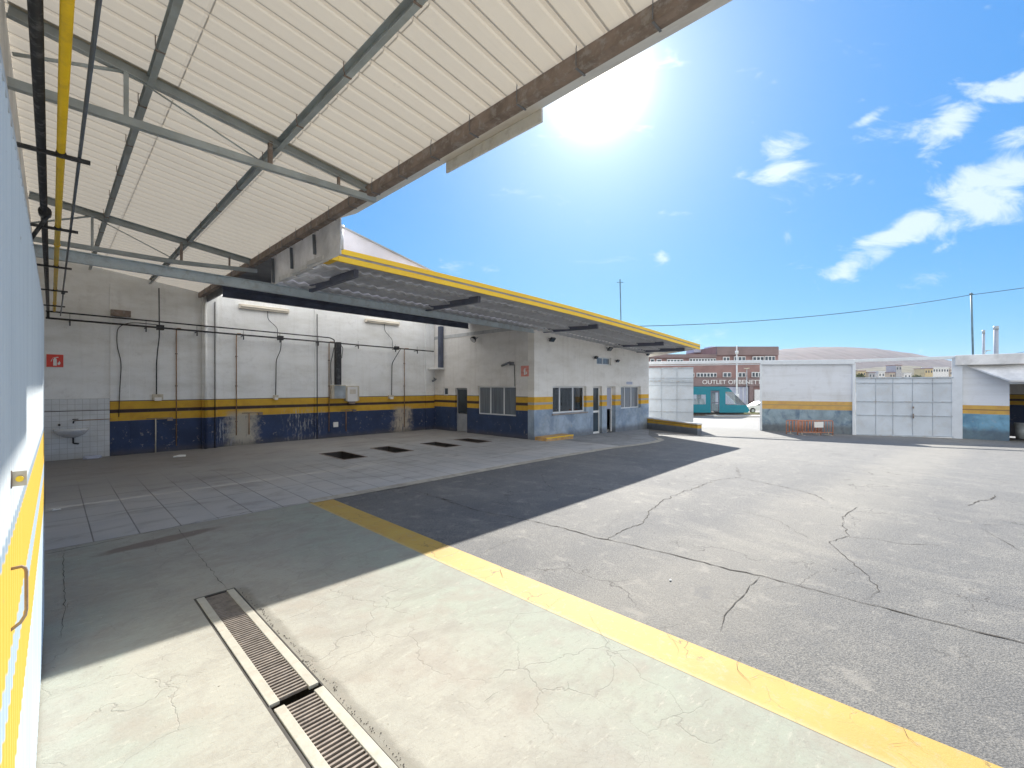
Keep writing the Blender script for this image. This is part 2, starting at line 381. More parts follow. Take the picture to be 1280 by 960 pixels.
def m_concrete():
    m, t, b = newmat('worn_concrete'); p = t.pos(); o = t.xyz(p)
    big = t.noise(p, .55, 6, .6, .4); c = t.mix(t.ramp(big, .3, .7), (.375, .36, .305), (.315, .308, .27))
    # faint green paint worn thin near the yellow line
    gn = t.math('ADD', o[0], t.math('MULTIPLY', t.math('ADD', t.noise(p, 1.3, 6, .65), -.5), 2.2))
    c = t.mix(t.math('MULTIPLY', t.ramp(gn, 1.6, 3.0), .42), c, (.27, .345, .26))
    gl = t.math('MULTIPLY', t.ramp(t.math('ADD', o[0], t.math('MULTIPLY', t.noise(p, 2, 5), .6)), .6, 1.15, 1, 0), t.ramp(t.noise(p, .9, 5), .4, .6))
    c = t.mix(t.math('MULTIPLY', gl, .45), c, (.29, .34, .285))
    c = t.mix(t.math('MULTIPLY', t.ramp(t.noise(p, 3.2, 9, .72, .5), .47, .62), .42), c, (.27, .25, .215))
    mp = t.mapping(p, scale=(1, 3.5, 1), rot=(0, 0, R(12)))
    c = t.mix(t.math('MULTIPLY', t.ramp(t.noise(mp, 6.0, 9, .75), .56, .64), .5), c, (.46, .44, .37))
    c = t.mix(t.math('MULTIPLY', t.ramp(t.noise(mp, 14.0, 8, .75), .56, .66), .5), c, (.19, .17, .15))
    wv = t.new('ShaderNodeVectorMath', operation='ADD'); t.put(wv.inputs[0], p)
    ns = t.new('ShaderNodeTexNoise'); t.put(ns.inputs['Vector'], p); ns.inputs['Scale'].default_value = 3.5; ns.inputs['Detail'].default_value = 5
    sc = t.new('ShaderNodeVectorMath', operation='SCALE'); t.l.new(ns.outputs['Color'], sc.inputs[0]); sc.inputs['Scale'].default_value = .33
    t.l.new(sc.outputs[0], wv.inputs[1])
    ck = t.ramp(t.vor(wv.outputs[0], 1.6, 'DISTANCE_TO_EDGE'), .002, .009, 1, 0)
    ck = t.math('MULTIPLY', ck, t.ramp(t.noise(p, .8, 3), .42, .58))
    ck2 = t.math('MULTIPLY', t.ramp(t.vor(wv.outputs[0], 6.0, 'DISTANCE_TO_EDGE'), .004, .02, 1, 0), t.ramp(t.noise(p, 1.1, 3), .48, .6))
    c = t.mix(t.math('MULTIPLY', ck, .35), c, (.16, .14, .12)); c = t.mix(t.math('MULTIPLY', ck2, .28), c, (.20, .18, .16))
    sm_ = t.ramp(t.noise(t.mapping(p, rot=(0,0,R(-25)), scale=(1, 1.8, 1)), 1.35, 9, .7, .9), .46, .66)
    c = t.mix(t.math('MULTIPLY', sm_, .42), c, (.24, .215, .18))
    c = t.mix(t.math('MULTIPLY', t.ramp(t.noise(p, 22, 8, .8), .50, .72), .32), c, (.22, .20, .17))
    dg = t.band(t.math('ADD', o[0], t.math('MULTIPLY', t.math('ADD', t.noise(p, 4, 6, .7), -.5), .16)), 1.24, 1.35, .03)
    dg = t.math('MULTIPLY', dg, t.ramp(o[1], 4.95, 5.1, 1, 0)); c = t.mix(t.math('MULTIPLY', dg, .55), c, (.13, .115, .09))
    # rust-brown spill and oil
    sx = t.mapping(p, loc=(1.0, 7.3, 0), rot=(0,0,R(8)), scale=(1.0, .22, 1), typ='TEXTURE')
    ln = t.new('ShaderNodeVectorMath', operation='LENGTH'); t.l.new(sx, ln.inputs[0])
    sp = t.ramp(t.math('ADD', ln.outputs['Value'], t.math('MULTIPLY', t.noise(p, 5, 5), .5)), .75, 1.0, 1, 0)
    c = t.mix(t.math('MULTIPLY', sp, .75), c, (.15, .10, .08))
    sp2 = t.math('MULTIPLY', t.ramp(t.noise(p, 1.7, 6, .6), .53, .64), .4); c = t.mix(sp2, c, (.30, .255, .21))
    pits = t.ramp(t.vor(p, 17, 'F1'), .05, .09, 1, 0); pits = t.math('MULTIPLY', pits, t.ramp(t.noise(p, 2.7, 3), .60, .66, 0, .3)); c = t.mix(pits, c, (.10, .08, .07))
    grain = t.noise(p, 110, 3, .7); c = t.mix(t.ramp(grain, .25, .75, 0, .28), c, (.26, .25, .22))
    t.put(b.inputs['Base Color'], c); b.inputs['Roughness'].default_value = .85
    h = t.math('SUBTRACT', t.math('ADD', t.noise(p, 35, 5, .7), t.math('MULTIPLY', grain, .3)), t.math('ADD', t.math('MULTIPLY', ck, 1.0), t.math('MULTIPLY', pits, 1.5)))
    t.put(b.inputs['Normal'], t.bump(h, .45, .006)); return m
M['concrete'] = m_concrete()

def m_asphalt():
    m, t, b = newmat('worn_asphalt'); p = t.pos(); o = t.xyz(p)
    mp = t.mapping(p, rot=(0,0,R(-20)), scale=(1, 2.4, 1))
    big = t.noise(mp, .35, 6, .6, .5)
    c = t.mix(t.ramp(big, .32, .68), (.122, .121, .122), (.180, .173, .160))
    # pale sandy wash along the old crack and in sheets
    ws = t.ramp(t.noise(t.mapping(p, rot=(0,0,R(8)), scale=(2.2, .8, 1)), .42, 7, .62, .8), .50, .66)
    c = t.mix(t.math('MULTIPLY', ws, .45), c, (.30, .283, .245))
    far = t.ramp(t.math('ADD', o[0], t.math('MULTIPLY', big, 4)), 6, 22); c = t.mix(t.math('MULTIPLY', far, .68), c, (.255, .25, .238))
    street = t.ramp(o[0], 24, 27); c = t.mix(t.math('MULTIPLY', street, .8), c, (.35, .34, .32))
    g1 = t.vor(p, 85, 'F1'); g2 = t.noise(p, 48, 5, .85)
    c = t.mix(t.ramp(g1, .2, .75, 0, .7), c, (.055, .057, .06)); c = t.mix(t.ramp(g2, .52, .72, 0, .75), c, (.40, .385, .355))
    c = t.mix(t.ramp(t.noise(p, 24, 6, .8), .56, .75, 0, .35), c, (.09, .09, .095))
    c = t.mix(t.math('MULTIPLY', t.ramp(t.noise(p, 3.3, 8, .75, .4), .52, .68), .45), c, (.29, .272, .24))
    ln = t.math('ADD', t.math('MULTIPLY', o[0], .10), t.math('ADD', o[1], t.math('MULTIPLY', t.noise(p, .8, 5), 1.2)))
    c = t.mix(t.math('MULTIPLY', t.band(ln, 2.2, 3.5, .45), .25), c, (.36, .33, .27))
    dk = t.ramp(t.noise(p, 1.9, 7, .7), .58, .70, 0, .5); c = t.mix(dk, c, (.10, .10, .105))
    wv = t.new('ShaderNodeVectorMath', operation='ADD'); t.put(wv.inputs[0], p)
    ns = t.new('ShaderNodeTexNoise'); t.put(ns.inputs['Vector'], p); ns.inputs['Scale'].default_value = 2.2; ns.inputs['Detail'].default_value = 6
    sc = t.new('ShaderNodeVectorMath', operation='SCALE'); t.l.new(ns.outputs['Color'], sc.inputs[0]); sc.inputs['Scale'].default_value = .7
    t.l.new(sc.outputs[0], wv.inputs[1])
    ck = t.math('MULTIPLY', t.ramp(t.vor(wv.outputs[0], .75, 'DISTANCE_TO_EDGE'), .002, .007, 1, 0), t.ramp(t.noise(p, .6, 3), .48, .6))
    c = t.mix(t.math('MULTIPLY', ck, .7), c, (.05, .045, .04))
    t.put(b.inputs['Base Color'], c); b.inputs['Roughness'].default_value = .82
    h = t.math('ADD', t.math('MULTIPLY', g2, .8), t.math('SUBTRACT', t.noise(p, 22, 5, .7), g1))
    t.put(b.inputs['Normal'], t.bump(t.math('SUBTRACT', h, ck), .55, .006)); return m
M['asphalt'] = m_asphalt()

def m_slab():
    m, t, b = newmat('workshop_slabs'); p = t.pos(); o = t.xyz(p)
    n = t.noise(p, .7, 6, .6, .4); c = t.mix(t.ramp(n, .3, .7), (.36, .365, .375), (.45, .445, .435))
    # grid of slabs .46 x 1.6 m
    gx = t.math('FRACT', t.math('DIVIDE', t.math('ADD', o[0], .08), .46)); gy = t.math('FRACT', t.math('DIVIDE', t.math('SUBTRACT', o[1], 7.86), 1.6))
    gy2 = t.math('FRACT', t.math('DIVIDE', t.math('SUBTRACT', o[1], 7.86), .53))
    idx = t.math('ADD', t.math('MULTIPLY', t.math('FLOOR', t.math('DIVIDE', t.math('ADD', o[0], .08), .46)), 7.13), t.math('FLOOR', t.math('DIVIDE', t.math('SUBTRACT', o[1], 7.86), 1.6)))
    wn = t.new('ShaderNodeTexWhiteNoise', noise_dimensions='1D'); t.put(wn.inputs['W'], idx)
    jx = t.math('MAXIMUM', t.ramp(gx, .006, .03, 1, 0), t.ramp(gx, .975, .996)); jy = t.math('MAXIMUM', t.ramp(gy, .002, .010, 1, 0), t.ramp(gy, .992, .999))
    jy2 = t.math('MULTIPLY', t.math('MAXIMUM', t.ramp(gy2, .004, .02, 1, 0), t.ramp(gy2, .98, .998)), .4)
    region = t.math('MULTIPLY', t.ramp(o[1], 11.0, 13.2, 1, .12), t.ramp(t.noise(p, .9, 4), .3, .5, .35, 1))
    j = t.math('MULTIPLY', t.math('MAXIMUM', t.math('MAXIMUM', jx, jy), jy2), region)
    tint = t.math('MULTIPLY', t.ramp(wn.outputs[0], 0, 1, 0, .38), t.ramp(o[1], 10.8, 12.5, 1, .2))
    c = t.mix(tint, c, (.44, .42, .40)); c = t.mix(t.math('MULTIPLY', j, .72), c, (.055, .05, .048))
    c = t.mix(t.math('MULTIPLY', t.ramp(t.noise(t.mapping(p, rot=(0,0,.3), scale=(1,2.2,1)), .9, 8, .68, .6), .5, .66), .38), c, (.14, .125, .115))
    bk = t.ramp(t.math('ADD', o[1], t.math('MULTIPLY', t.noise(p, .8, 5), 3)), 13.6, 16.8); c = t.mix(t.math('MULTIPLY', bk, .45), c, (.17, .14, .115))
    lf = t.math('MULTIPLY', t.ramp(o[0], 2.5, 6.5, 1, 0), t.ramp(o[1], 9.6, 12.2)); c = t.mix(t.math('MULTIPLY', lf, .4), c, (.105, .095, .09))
    c = t.mix(t.ramp(t.noise(p, 45, 5, .75), .5, .8, 0, .4), c, (.12, .115, .11)); c = t.mix(t.math('MULTIPLY', t.ramp(t.noise(p, 9, 8, .8), .64, .70), .5), c, (.42, .41, .39))
    t.put(b.inputs['Base Color'], c); b.inputs['Roughness'].default_value = .62
    t.put(b.inputs['Normal'], t.bump(t.math('SUBTRACT', t.noise(p, 28, 5, .7), t.math('MULTIPLY', j, 1.4)), .35, .006)); return m
M['slab'] = m_slab()

def m_lane():
    m, t, b = newmat('yellow_lane_paint'); p = t.pos(); o = t.xyz(p)
    c = t.mix(t.ramp(t.noise(p, 2.2, 6, .6), .3, .75), (.46, .31, .06), (.43, .265, .055))
    e = t.math('ADD', o[0], t.math('MULTIPLY', t.math('ADD', t.noise(p, 9, 6, .75), -.5), .10))
    c = t.mix(t.math('MULTIPLY', t.ramp(e, 3.04, 3.14, 1, 0), .75), c, (.50, .42, .27))
    c = t.mix(t.math('MULTIPLY', t.ramp(t.noise(p, 12, 9, .82), .53, .66), .6), c, (.36, .30, .19))
    c = t.mix(t.math('MULTIPLY', t.ramp(t.noise(p, 2.6, 8, .75, .5), .55, .66), .35), c, (.40, .33, .20))
    wv = t.new('ShaderNodeVectorMath', operation='ADD'); t.put(wv.inputs[0], p)
    ns = t.new('ShaderNodeTexNoise'); t.put(ns.inputs['Vector'], p); ns.inputs['Scale'].default_value = 3; ns.inputs['Detail'].default_value = 6
    sc = t.new('ShaderNodeVectorMath', operation='SCALE'); t.l.new(ns.outputs['Color'], sc.inputs[0]); sc.inputs['Scale'].default_value = .5
    t.l.new(sc.outputs[0], wv.inputs[1])
    ck = t.math('MULTIPLY', t.ramp(t.vor(wv.outputs[0], 2.4, 'DISTANCE_TO_EDGE'), .003, .011, 1, 0), t.ramp(t.noise(p, 1.2, 3), .45, .58))
    c = t.mix(t.math('MULTIPLY', ck, .75), c, (.12, .09, .05))
    t.put(b.inputs['Base Color'], c); b.inputs['Roughness'].default_value = .7
    t.put(b.inputs['Normal'], t.bump(t.math('SUBTRACT', t.noise(p, 60, 5, .7), ck), .4, .005)); return m
M['lane'] = m_lane()
M['kerb_line'] = simple('cream_cement_strip', (.40, .37, .31), .85, var=.2, scale=3, dirt=(.24, .22, .19), dirt_amt=.6, bscale=60)
M['forecourt'] = simple('grey_cement_forecourt', (.27, .275, .28), .8, var=.15, scale=1.2, dirt=(.17, .165, .16), dirt_amt=.5, bscale=60)
M['crack'] = simple('dark_crack_fill', (.035, .028, .022), .9, var=.4, scale=15)
M['pavement'] = simple('pale_street_paving', (.40, .38, .345), .85, var=.08, scale=.6)
M['grass'] = simple('dry_verge_grass', (.36, .38, .16), .9, var=.3, scale=2, bump=.5)
M['track'] = simple('track_bed', (.30, .26, .19), .9, var=.2, scale=2)

def m_tiles():
    m, t, b = newmat('white_wall_tiles'); p = t.pos(); o = t.xyz(p)
    fx = t.math('FRACT', t.math('DIVIDE', o[0], .15)); fz = t.math('FRACT', t.math('DIVIDE', o[2], .15))
    g = t.math('MAXIMUM', t.ramp(fx, .03, .09, 1, 0), t.ramp(fz, .03, .10, 1, 0))
    c = t.mix(t.ramp(t.noise(p, 2, 6, .6), .3, .7), (.70, .72, .74), (.60, .61, .61)); c = t.mix(t.math('MULTIPLY', g, .5), c, (.30, .29, .27))
    c = t.mix(t.math('MULTIPLY', t.ramp(o[2], 0, .35, 1, 0), .4), c, (.35, .32, .28))
    t.put(b.inputs['Base Color'], c); b.inputs['Roughness'].default_value = .3; t.put(b.inputs['Normal'], t.bump(g, .3, -.003)); return m
M['tiles'] = m_tiles()

def m_door():
    m, t, b = newmat('sliding_door_paint'); p = t.pos(); o = t.xyz(p)
    z = o[2]; c = (.56, .62, .67)
    c = t.mix(t.ramp(t.noise(t.comb(t.math('MULTIPLY', o[1], 5), 0, t.math('MULTIPLY', z, .8)), 1, 6), .35, .75), (.60, .65, .68), (.53, .58, .62))
    lb = t.mix(t.ramp(t.noise(t.comb(t.math('MULTIPLY', o[1], 14), 0, t.math('MULTIPLY', z, .7)), 1, 7, .7), .35, .7), (.56, .65, .71), (.44, .54, .64))
    c = t.mix(t.ramp(z, .985, 1.0), lb, c)
    c = t.mix(t.band(z, 1.0, 1.255), c, (.70, .45, .07)); c = t.mix(t.band(z, 1.255, 1.36), c, (.40, .50, .60)); c = t.mix(t.band(z, 1.36, 1.63), c, (.70, .45, .07))
    c = t.mix(t.band(z, 1.63, 1.665), c, (.30, .38, .46))
    c = t.mix(t.math('MULTIPLY', t.ramp(t.noise(p, 14, 8, .8), .62, .70), .6), c, (.30, .27, .24))
    t.put(b.inputs['Base Color'], c); b.inputs['Roughness'].default_value = .5; return m
M['door_paint'] = m_door()

# ------------------------------------------------------------------ ground and setting
def patch(name, xs, ys, mat, dz=0.0, skip=None, kind='structure', parent=None):
    mb = MB()
    for x0, x1 in zip(xs, xs[1:]):
        for y0, y1 in zip(ys, ys[1:]):
            if skip and skip((x0+x1)/2, (y0+y1)/2): continue
            mb.face([(x0,y0,zg(x0)+dz), (x1,y0,zg(x1)+dz), (x1,y1,zg(x1)+dz), (x0,y1,zg(x0)+dz)])
    o = mb.build(name, mat, parent, merge=True)
    if kind and not parent: o['kind'] = kind
    return o
PITS = [(5.55, 6.2, 11.75, 13.28), (7.2, 7.8, 11.85, 13.3), (9.0, 9.6, 11.72, 13.12), (10.5, 11.1, 11.82, 13.12)]
xs = [-3000, -60, -.3, 3.25, 12.5, 13.4, 25, 29, 48, 90, 400, 3500]; ys = [-3000, -60, -8, 7.85, 17.2, 60, 400, 3500]
patch('ground', xs, ys, M['asphalt'], 0, lambda x, y: (-.3 < x < 3.25 and -8 < y < 7.85) or (-.3 < x < 13.4 and 7.85 < y < 17.2))
patch('concrete_apron', [-.3, .93, 1.27, 3.25], [-8, 5.07, 7.85], M['concrete'], 0, lambda x, y: .93 < x < 1.27 and y < 5.07)
px = sorted({-.3, 12.5, 13.4, *[v for q in PITS for v in q[:2]]}); py = sorted({7.85, 17.2, *[v for q in PITS for v in q[2:]]})
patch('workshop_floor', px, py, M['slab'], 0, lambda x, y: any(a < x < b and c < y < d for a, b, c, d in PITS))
patch('yellow_floor_line', [3.08, 3.47], [-8, 7.84], M['lane'], .0015)
# cream cement strip between slabs and asphalt, bending round the office
mb = MB(); path = [(3.12, 7.86), (5.5, 7.84), (8, 7.86), (10.5, 7.83), (12.6, 7.75), (14.5, 7.62), (15.6, 7.66), (16.5, 7.85), (17.2, 8.4)]
for (x0, y0), (x1, y1) in zip(path, path[1:]):
    mb.face([(x0, y0-.10, zg(x0)+.008), (x1, y1-.10, zg(x1)+.008), (x1, y1+.17, zg(x1)+.008), (x0, y0+.17, zg(x0)+.008)])
tag(mb.build('kerb_strip', M['kerb_line']), kind='structure')
mb = MB(); pts = [(13.4, 7.90), (14.5, 7.79), (15.6, 7.83), (16.4, 8.0), (18.0, 9.2), (20.8, 10.6), (21.4, 10.949)]
for (x0, y0), (x1, y1) in zip(pts, pts[1:]):
    mb.face([(x0, y0, zg(x0)+.004), (x1, y1, zg(x1)+.004), (x1, 10.949, zg(x1)+.004), (x0, 10.949, zg(x0)+.004)])
tag(mb.build('office_forecourt', M['forecourt']), kind='structure')

# cracks: jagged ribbons just above the surface
def crack(pts, w0, name='pavement_crack', parent=None, dz=.005, jit=.024, wf=.42):
    P = [G(x, y) for x, y in pts]; fine = []
    for a, b in zip(P, P[1:]):
        n = max(2, int((b-a).length/.07))
        for k in range(n):
            q = a.lerp(b, k/n); d = (b-a).normalized(); nrm = Vector((-d.y, d.x, 0))
            fine.append(q+nrm*random.gauss(0, jit*min(1, (b-a).length)))
    fine.append(P[-1]); mb = MB(); L = []; 
    for i, q in enumerate(fine):
        d = (fine[min(i+1, len(fine)-1)]-fine[max(i-1, 0)]).normalized(); nrm = Vector((-d.y, d.x, 0))
        e = min(1, .6+i/4, (len(fine)-1-i)/4)
        w = w0*wf*e*random.uniform(.25, 1.25)/2
        L.append((q-nrm*w, q+nrm*w))
    for (a, b), (c, d) in zip(L, L[1:]):
        mb.face([(v.x, v.y, zg(v.x)+dz) for v in (a, c, d, b)])
    return mb
z3 = lambda L: [(600+x/3.2, 520+y/3.2) for x, y in L]
z4 = lambda L: [(880+x/3.2, 520+y/3.2) for x, y in L]
z5 = lambda L: [(480+x/3.2, 660+y/3.2) for x, y in L]
z6 = lambda L: [(860+x/3.048, 660+y/3.048) for x, y in L]
z2_ = lambda L: [(320+x/3.2, 520+y/3.2) for x, y in L]
CR = [(z3([(85,395),(130,405),(250,430),(380,460),(460,487),(510,495),(620,520),(750,550),(870,580),(1000,615),(1130,640)])+z4([(300,660),(400,685),(520,718),(640,750),(700,762),(820,795),(1000,840),(1120,870),(1280,910)])+[(1340,822)], .045),
      (z3([(510,495),(570,460),(650,430),(665,405),(690,370),(735,335),(800,310),(930,260),(1030,245)])+z4([(250,270),(370,295),(440,315),(500,345)]), .034),
      (z3([(1125,645),(1080,680),(1060,710),(1010,760),(980,800),(960,870)]), .02),
      (z4([(615,365),(580,385),(560,400),(555,440),(580,480),(500,505),(570,570),(650,630),(695,700),(640,745)]), .022),
      (z4([(580,485),(680,492),(800,515),(970,515)]), .02), (z4([(1060,360),(1100,340),(1150,335),(1170,315)]), .05),
      (z4([(1110,437),(1200,436),(1280,450)]), .03), (z4([(1110,450),(1180,490),(1230,520),(1280,550)]), .022),
      (z4([(130,205),(145,245)]), .03), (z4([(640,215),(690,240)]), .04), (z4([(150,380),(300,420),(420,490),(500,505)]), .012),
      (z2_([(640,300),(780,345),(870,375),(960,395),(1010,405)]), .03), (z2_([(870,335),(960,345),(1025,365)]), .02), (z3([(245,230),(262,268),(300,300),(315,325)]), .02),
      (z3([(0,555),(80,515),(160,490),(230,470)]), .010), (z2_([(740,333),(800,342)]), .12)]
root = tag(crack(*CR[0]).build('pavement_cracks', M['crack']), kind='structure')
for c_ in CR[1:]: crack(*c_).build('crack', M['crack'], root)
for pts, w in [(z6([(205,490),(185,520),(190,545),(235,590),(237,615)]), .009), (z6([(235,580),(270,565),(360,590),(380,625)]), .005), (z5([(820,345),(870,430),(935,510)]), .007),
               (z6([(750,735),(820,765),(835,800),(900,850),(1010,905)]), .008), (z6([(760,830),(830,825),(950,860)]), .008), (z5([(1130,410),(1180,490),(1170,520)]), .006),
               (z5([(465,170),(475,200),(520,215)]), .010), (z5([(400,700),(440,670),(510,635)]), .007), (z5([(735,620),(750,695)]), .007)]:
    crack(pts, w, dz=.009, jit=.012).build('crack', M['crack'], root)
# long joints in the concrete and the slabs
mb = crack([(222,661), (285,740)], .012, jit=.006); mb.build('joint', M['crack'], root)
mb = crack([(57,693), (120,681), (222,658), (300,642), (390,627), (520,607)], .028, jit=.012); mb.build('joint', M['crack'], root)
mb = crack([(80,692), (79,720), (82,745), (78,775), (76,800)], .012, jit=.010); mb.build('crack', M['crack'], root)
for pl in ([(440,545), (490,552.5), (540,560.6)],):
    mb = crack(pl, .055, jit=.004); mb.build('joint', M['crack'], root)
# concrete fringe crumbling beside the drain
mb = MB()
for k in range(260):
    y = random.uniform(1.2, 5.0); x = 1.285+abs(random.gauss(0, .014))+.012*math.sin(y*9); r = random.uniform(.0015, .004)
    a0 = random.random()*6; mb.prism([(x+r*math.cos(a0+j*1.26)*random.uniform(.6,1.3), y+r*math.sin(a0+j*1.26), .002) for j in range(5)], (0, 0, r*.7))
tag(mb.build('gravel_crumbs', M['crack']), kind='stuff', label='dark crumbs of broken concrete and soil along the drain edge', cat='gravel')

# street beyond the gate
def gz(x): return zg(x)
mb = MB()
def sheet(mb, P, dz): mb.face([(p[0], p[1], zg(p[0])+dz) for p in P])
def VR(d, l, z=0.0): q = V2*d+R2*l; return Vector((q.x, q.y, z))       # d metres ahead along the street crossing, l metres along it
ZS = -1.36
mb = MB()
for d0, d1 in ((51, 55.6),):
    mb.face([VR(d0, -40, ZS+.02), VR(d0, 60, ZS+.02), VR(d1, 60, ZS+.02), VR(d1, -40, ZS+.02)])
tag(mb.build('tram_track_bed', M['track']), kind='structure')
mb = MB()
for dd in (51.7, 53.1): mb.bar(VR(dd, -40, ZS+.09), VR(dd, 60, ZS+.09), .07, .14)
tag(mb.build('tram_rails', M['rust']), kind='structure')
mb = MB(); mb.hexa([VR(48.6, 22, ZS-.05), VR(48.6, 60, ZS-.05), VR(50.9, 60, ZS-.05), VR(50.9, 22, ZS-.05), VR(48.6, 22, ZS+.12), VR(48.6, 60, ZS+.12), VR(50.9, 60, ZS+.12), VR(50.9, 22, ZS+.12)])
tag(mb.build('street_kerb', M['pavement']), kind='structure')
mb = MB(); rr = random.Random(3)
for k in range(5200):
    d = rr.uniform(50.95, 56.2); l = rr.uniform(26.2, 45); p = VR(d, l, ZS+.03); h = rr.uniform(.05, .16); a = rr.uniform(0, 3.14); w = .03
    mb.face([p+Vector((w*math.cos(a), w*math.sin(a), 0)), p-Vector((w*math.cos(a), w*math.sin(a), 0)), p+Vector((rr.gauss(0,.03), rr.gauss(0,.03), h))])
tag(mb.build('verge_grass', M['grass']), label='dry yellow green grass strip beside the tram tracks', cat='grass', kind='stuff')
mb = MB(); mb.face([VR(50.92, 26, ZS+.024), VR(50.92, 60, ZS+.024), VR(56.3, 60, ZS+.024), VR(56.3, 26, ZS+.024)])
tag(mb.build('grass_verge', M['grass']), kind='structure')
mb = MB(); mb.face([VR(64, -60, ZS+.03), VR(64, 80, ZS+.03), VR(84, 80, ZS+.03), VR(84, -60, ZS+.03)])
tag(mb.build('far_pavement', M['pavement']), kind='structure')

# ------------------------------------------------------------------ workshop shed (left bay + back wall)
shed = thing('workshop_shed', 'open workshop bay with cream corrugated lean-to roof and white, yellow and navy walls', 'shed', (3.4, 17.2, 0))
BW = 17.2
mb = MB(); mb.wall((-.3, BW, 0), (1,0,0), (0,1,0), 12.8, -.2, 5.02, .25); mb.prism([(-.3, BW, 5.021), (3.5, BW, 5.021), (3.5, BW, 5.03), (-.3, BW, 5.52)], (0, .25, 0))
wall = mb.build('wall', M['wall_in'], shed)
mb = MB()
for x0, x1, d in ((3.36, 3.78, .16), (1.17, 1.60, .035), (6.95, 7.42, .05), (12.0, 12.49, .05)):
    mb = MB(); mb.box(x0, x1, BW-d, BW-.002, 0, 4.95); mb.build('pilaster', M['wall_in'], shed, bevel=.008)
# tiles panel, parted by a groove
mb = MB(); mb.box(-.29, 1.165, BW-.03, BW-.002, 0, 1.315); mb.box(-.29, 1.165, BW-.03, BW-.002, 1.335, 1.66); mb.build('tile_panel', M['tiles'], shed)
# left wall
mb = MB(); mb.wall((-.3, -6, 0), (0,1,0), (-1,0,0), 23.2, -.2, 5.6, .25); mb.build('side_wall', M['white_plaster'], shed)
# roof
def zr(x): return 5.03+(3.4-x)*.138
def corr(prof, pitch, L0, L1):
    n = int((L1-L0)/pitch); out = []
    for k in range(n): out += [(L0+(k+a)*pitch, h) for a, h in prof]
    return out
prof = [(0, .0), (.08, .0), (.12, -.042), (.20, -.052), (.90, -.052), (.96, -.042)]
pr = corr(prof, .245, -1.6, 17.46)
mb = MB()
segs = [(-.3, 1.0), (1.0, 2.2), (2.2, 3.52)]
for si, (xa, xb) in enumerate(segs):
    dz = .05-.006*si
    for (y0, h0), (y1, h1) in zip(pr, pr[1:]):
        mb.face([(xa, y0, zr(xa)+h0+dz), (xb, y0, zr(xb)+h0+dz-.006), (xb, y1, zr(xb)+h1+dz-.006), (xa, y1, zr(xa)+h1+dz)])
        mb.face([(xb, y0, zr(xb)+h0+dz-.006), (xb, y1, zr(xb)+h1+dz-.006), (xb, y1, zr(xb)+h1+dz+.006), (xb, y0, zr(xb)+h0+dz+.006)])
roof = mb.build('roof', M['cream_sheet'], shed)
# purlins along Y with hook bolts
for x in (.75, 2.06):
    mb = MB(); z = zr(x)-.075
    mb.cbeam((x, -1.6, z), (x, 17.15, z), .06, .125, .006, -1)
    pu = mb.build('purlin', M['steel'], shed)
    for k in range(14):
        mb = MB(); y = .6+k*1.22; mb.tube([(x-.035, y, z-.06), (x-.05, y, z-.02), (x-.05, y, z+.09)], .005, 6); mb.bar((x-.05, y, z-.066), (x+.03, y, z-.066), .02, .008)
        mb.build('hook_bolt', M['rust'], pu)
# double edge beam, rusty
mb = MB(); ze = 4.92
mb.cbeam((3.305, -1.6, ze), (3.305, 17.15, ze), .07, .15, .007, 1); mb.bar((3.372, -1.6, ze-.035), (3.372, 17.15, ze-.035), .05, .06)
eb = mb.build('edge_beam', M['rust'], shed, bevel=.003)
for k in range(22):
    mb = MB(); y = .9+k*.73; mb.tube([(3.26, y, ze-.06), (3.255, y, ze+.02), (3.265, y, ze+.13)], .0045, 6); mb.bar((3.26, y, ze-.079), (3.395, y, ze-.079), .02, .006)
    mb.build('hook_bolt', M['steel_dark'], eb)
# gutter and loose trim strip
mb = MB(); mb.prism([(3.40, -1.6, 4.872), (3.775, -1.6, 5.075), (3.775, -1.6, 5.20), (3.76, -1.6, 5.20), (3.76, -1.6, 5.085), (3.40, -1.6, 4.887)], (0, 9.12, 0))
mb.build('gutter', M['gutter'], shed)
mb = MB(); mb.prism([(3.777, 3.2, 4.935), (3.80, 3.2, 4.935), (3.80, 3.2, 5.12), (3.777, 3.2, 5.12)], (0, 1.72, 0)); mb.build('trim_strip', M['pvc'], shed)
# trusses
def truss(Y, zt0, zt1, zb0, zb1, h, parent, mat):
    t = MB(); t.cbeam((-.28, Y, zt0-.02), (3.4, Y, zt1-.02), .07, .13, .008, 1); tr = t.build('roof_truss', mat, parent)
    b = MB(); mid = (1.9, Y, (zb0+zb1)/2-.0); b.cbeam((-.28, Y, zb0), (1.86, Y, zb0+.0), .07, .085, .007, -1); b.cbeam((1.84, Y+.001, zb0-.001), (3.42, Y+.001, zb1), .068, .083, .007, -1); b.build('bottom_chord', mat, tr)
    lz = lambda x: zt0+(zt1-zt0)*(x+.28)/3.68-.08
    for x, w in ((.55, .05), (1.95, .055), (2.85, .04)):
        bb = zb0 if x < 1.9 else zb0+(zb1-zb0)*(x-1.84)/1.58
        b = MB(); b.bar((x, Y, bb+.03), (x, Y, lz(x)+.02), w, w*.8); b.build('web_post', M['rust'] if x > 1.5 else mat, tr)
    b = MB(); b.tube([(.60, Y, lz(.6)), (1.88, Y, zb0+.03)], .010, 8); b.tube([(.52, Y, lz(.52)), (-.25, Y, zb0+.28)], .018, 8); b.build('brace', mat, tr)
    return tr
truss(6.2, 5.50, 4.99, 4.80, 4.83, .13, shed, M['steel'])
truss(11.8, 5.46, 4.96, 4.66, 4.76, .13, shed, M['steel'])
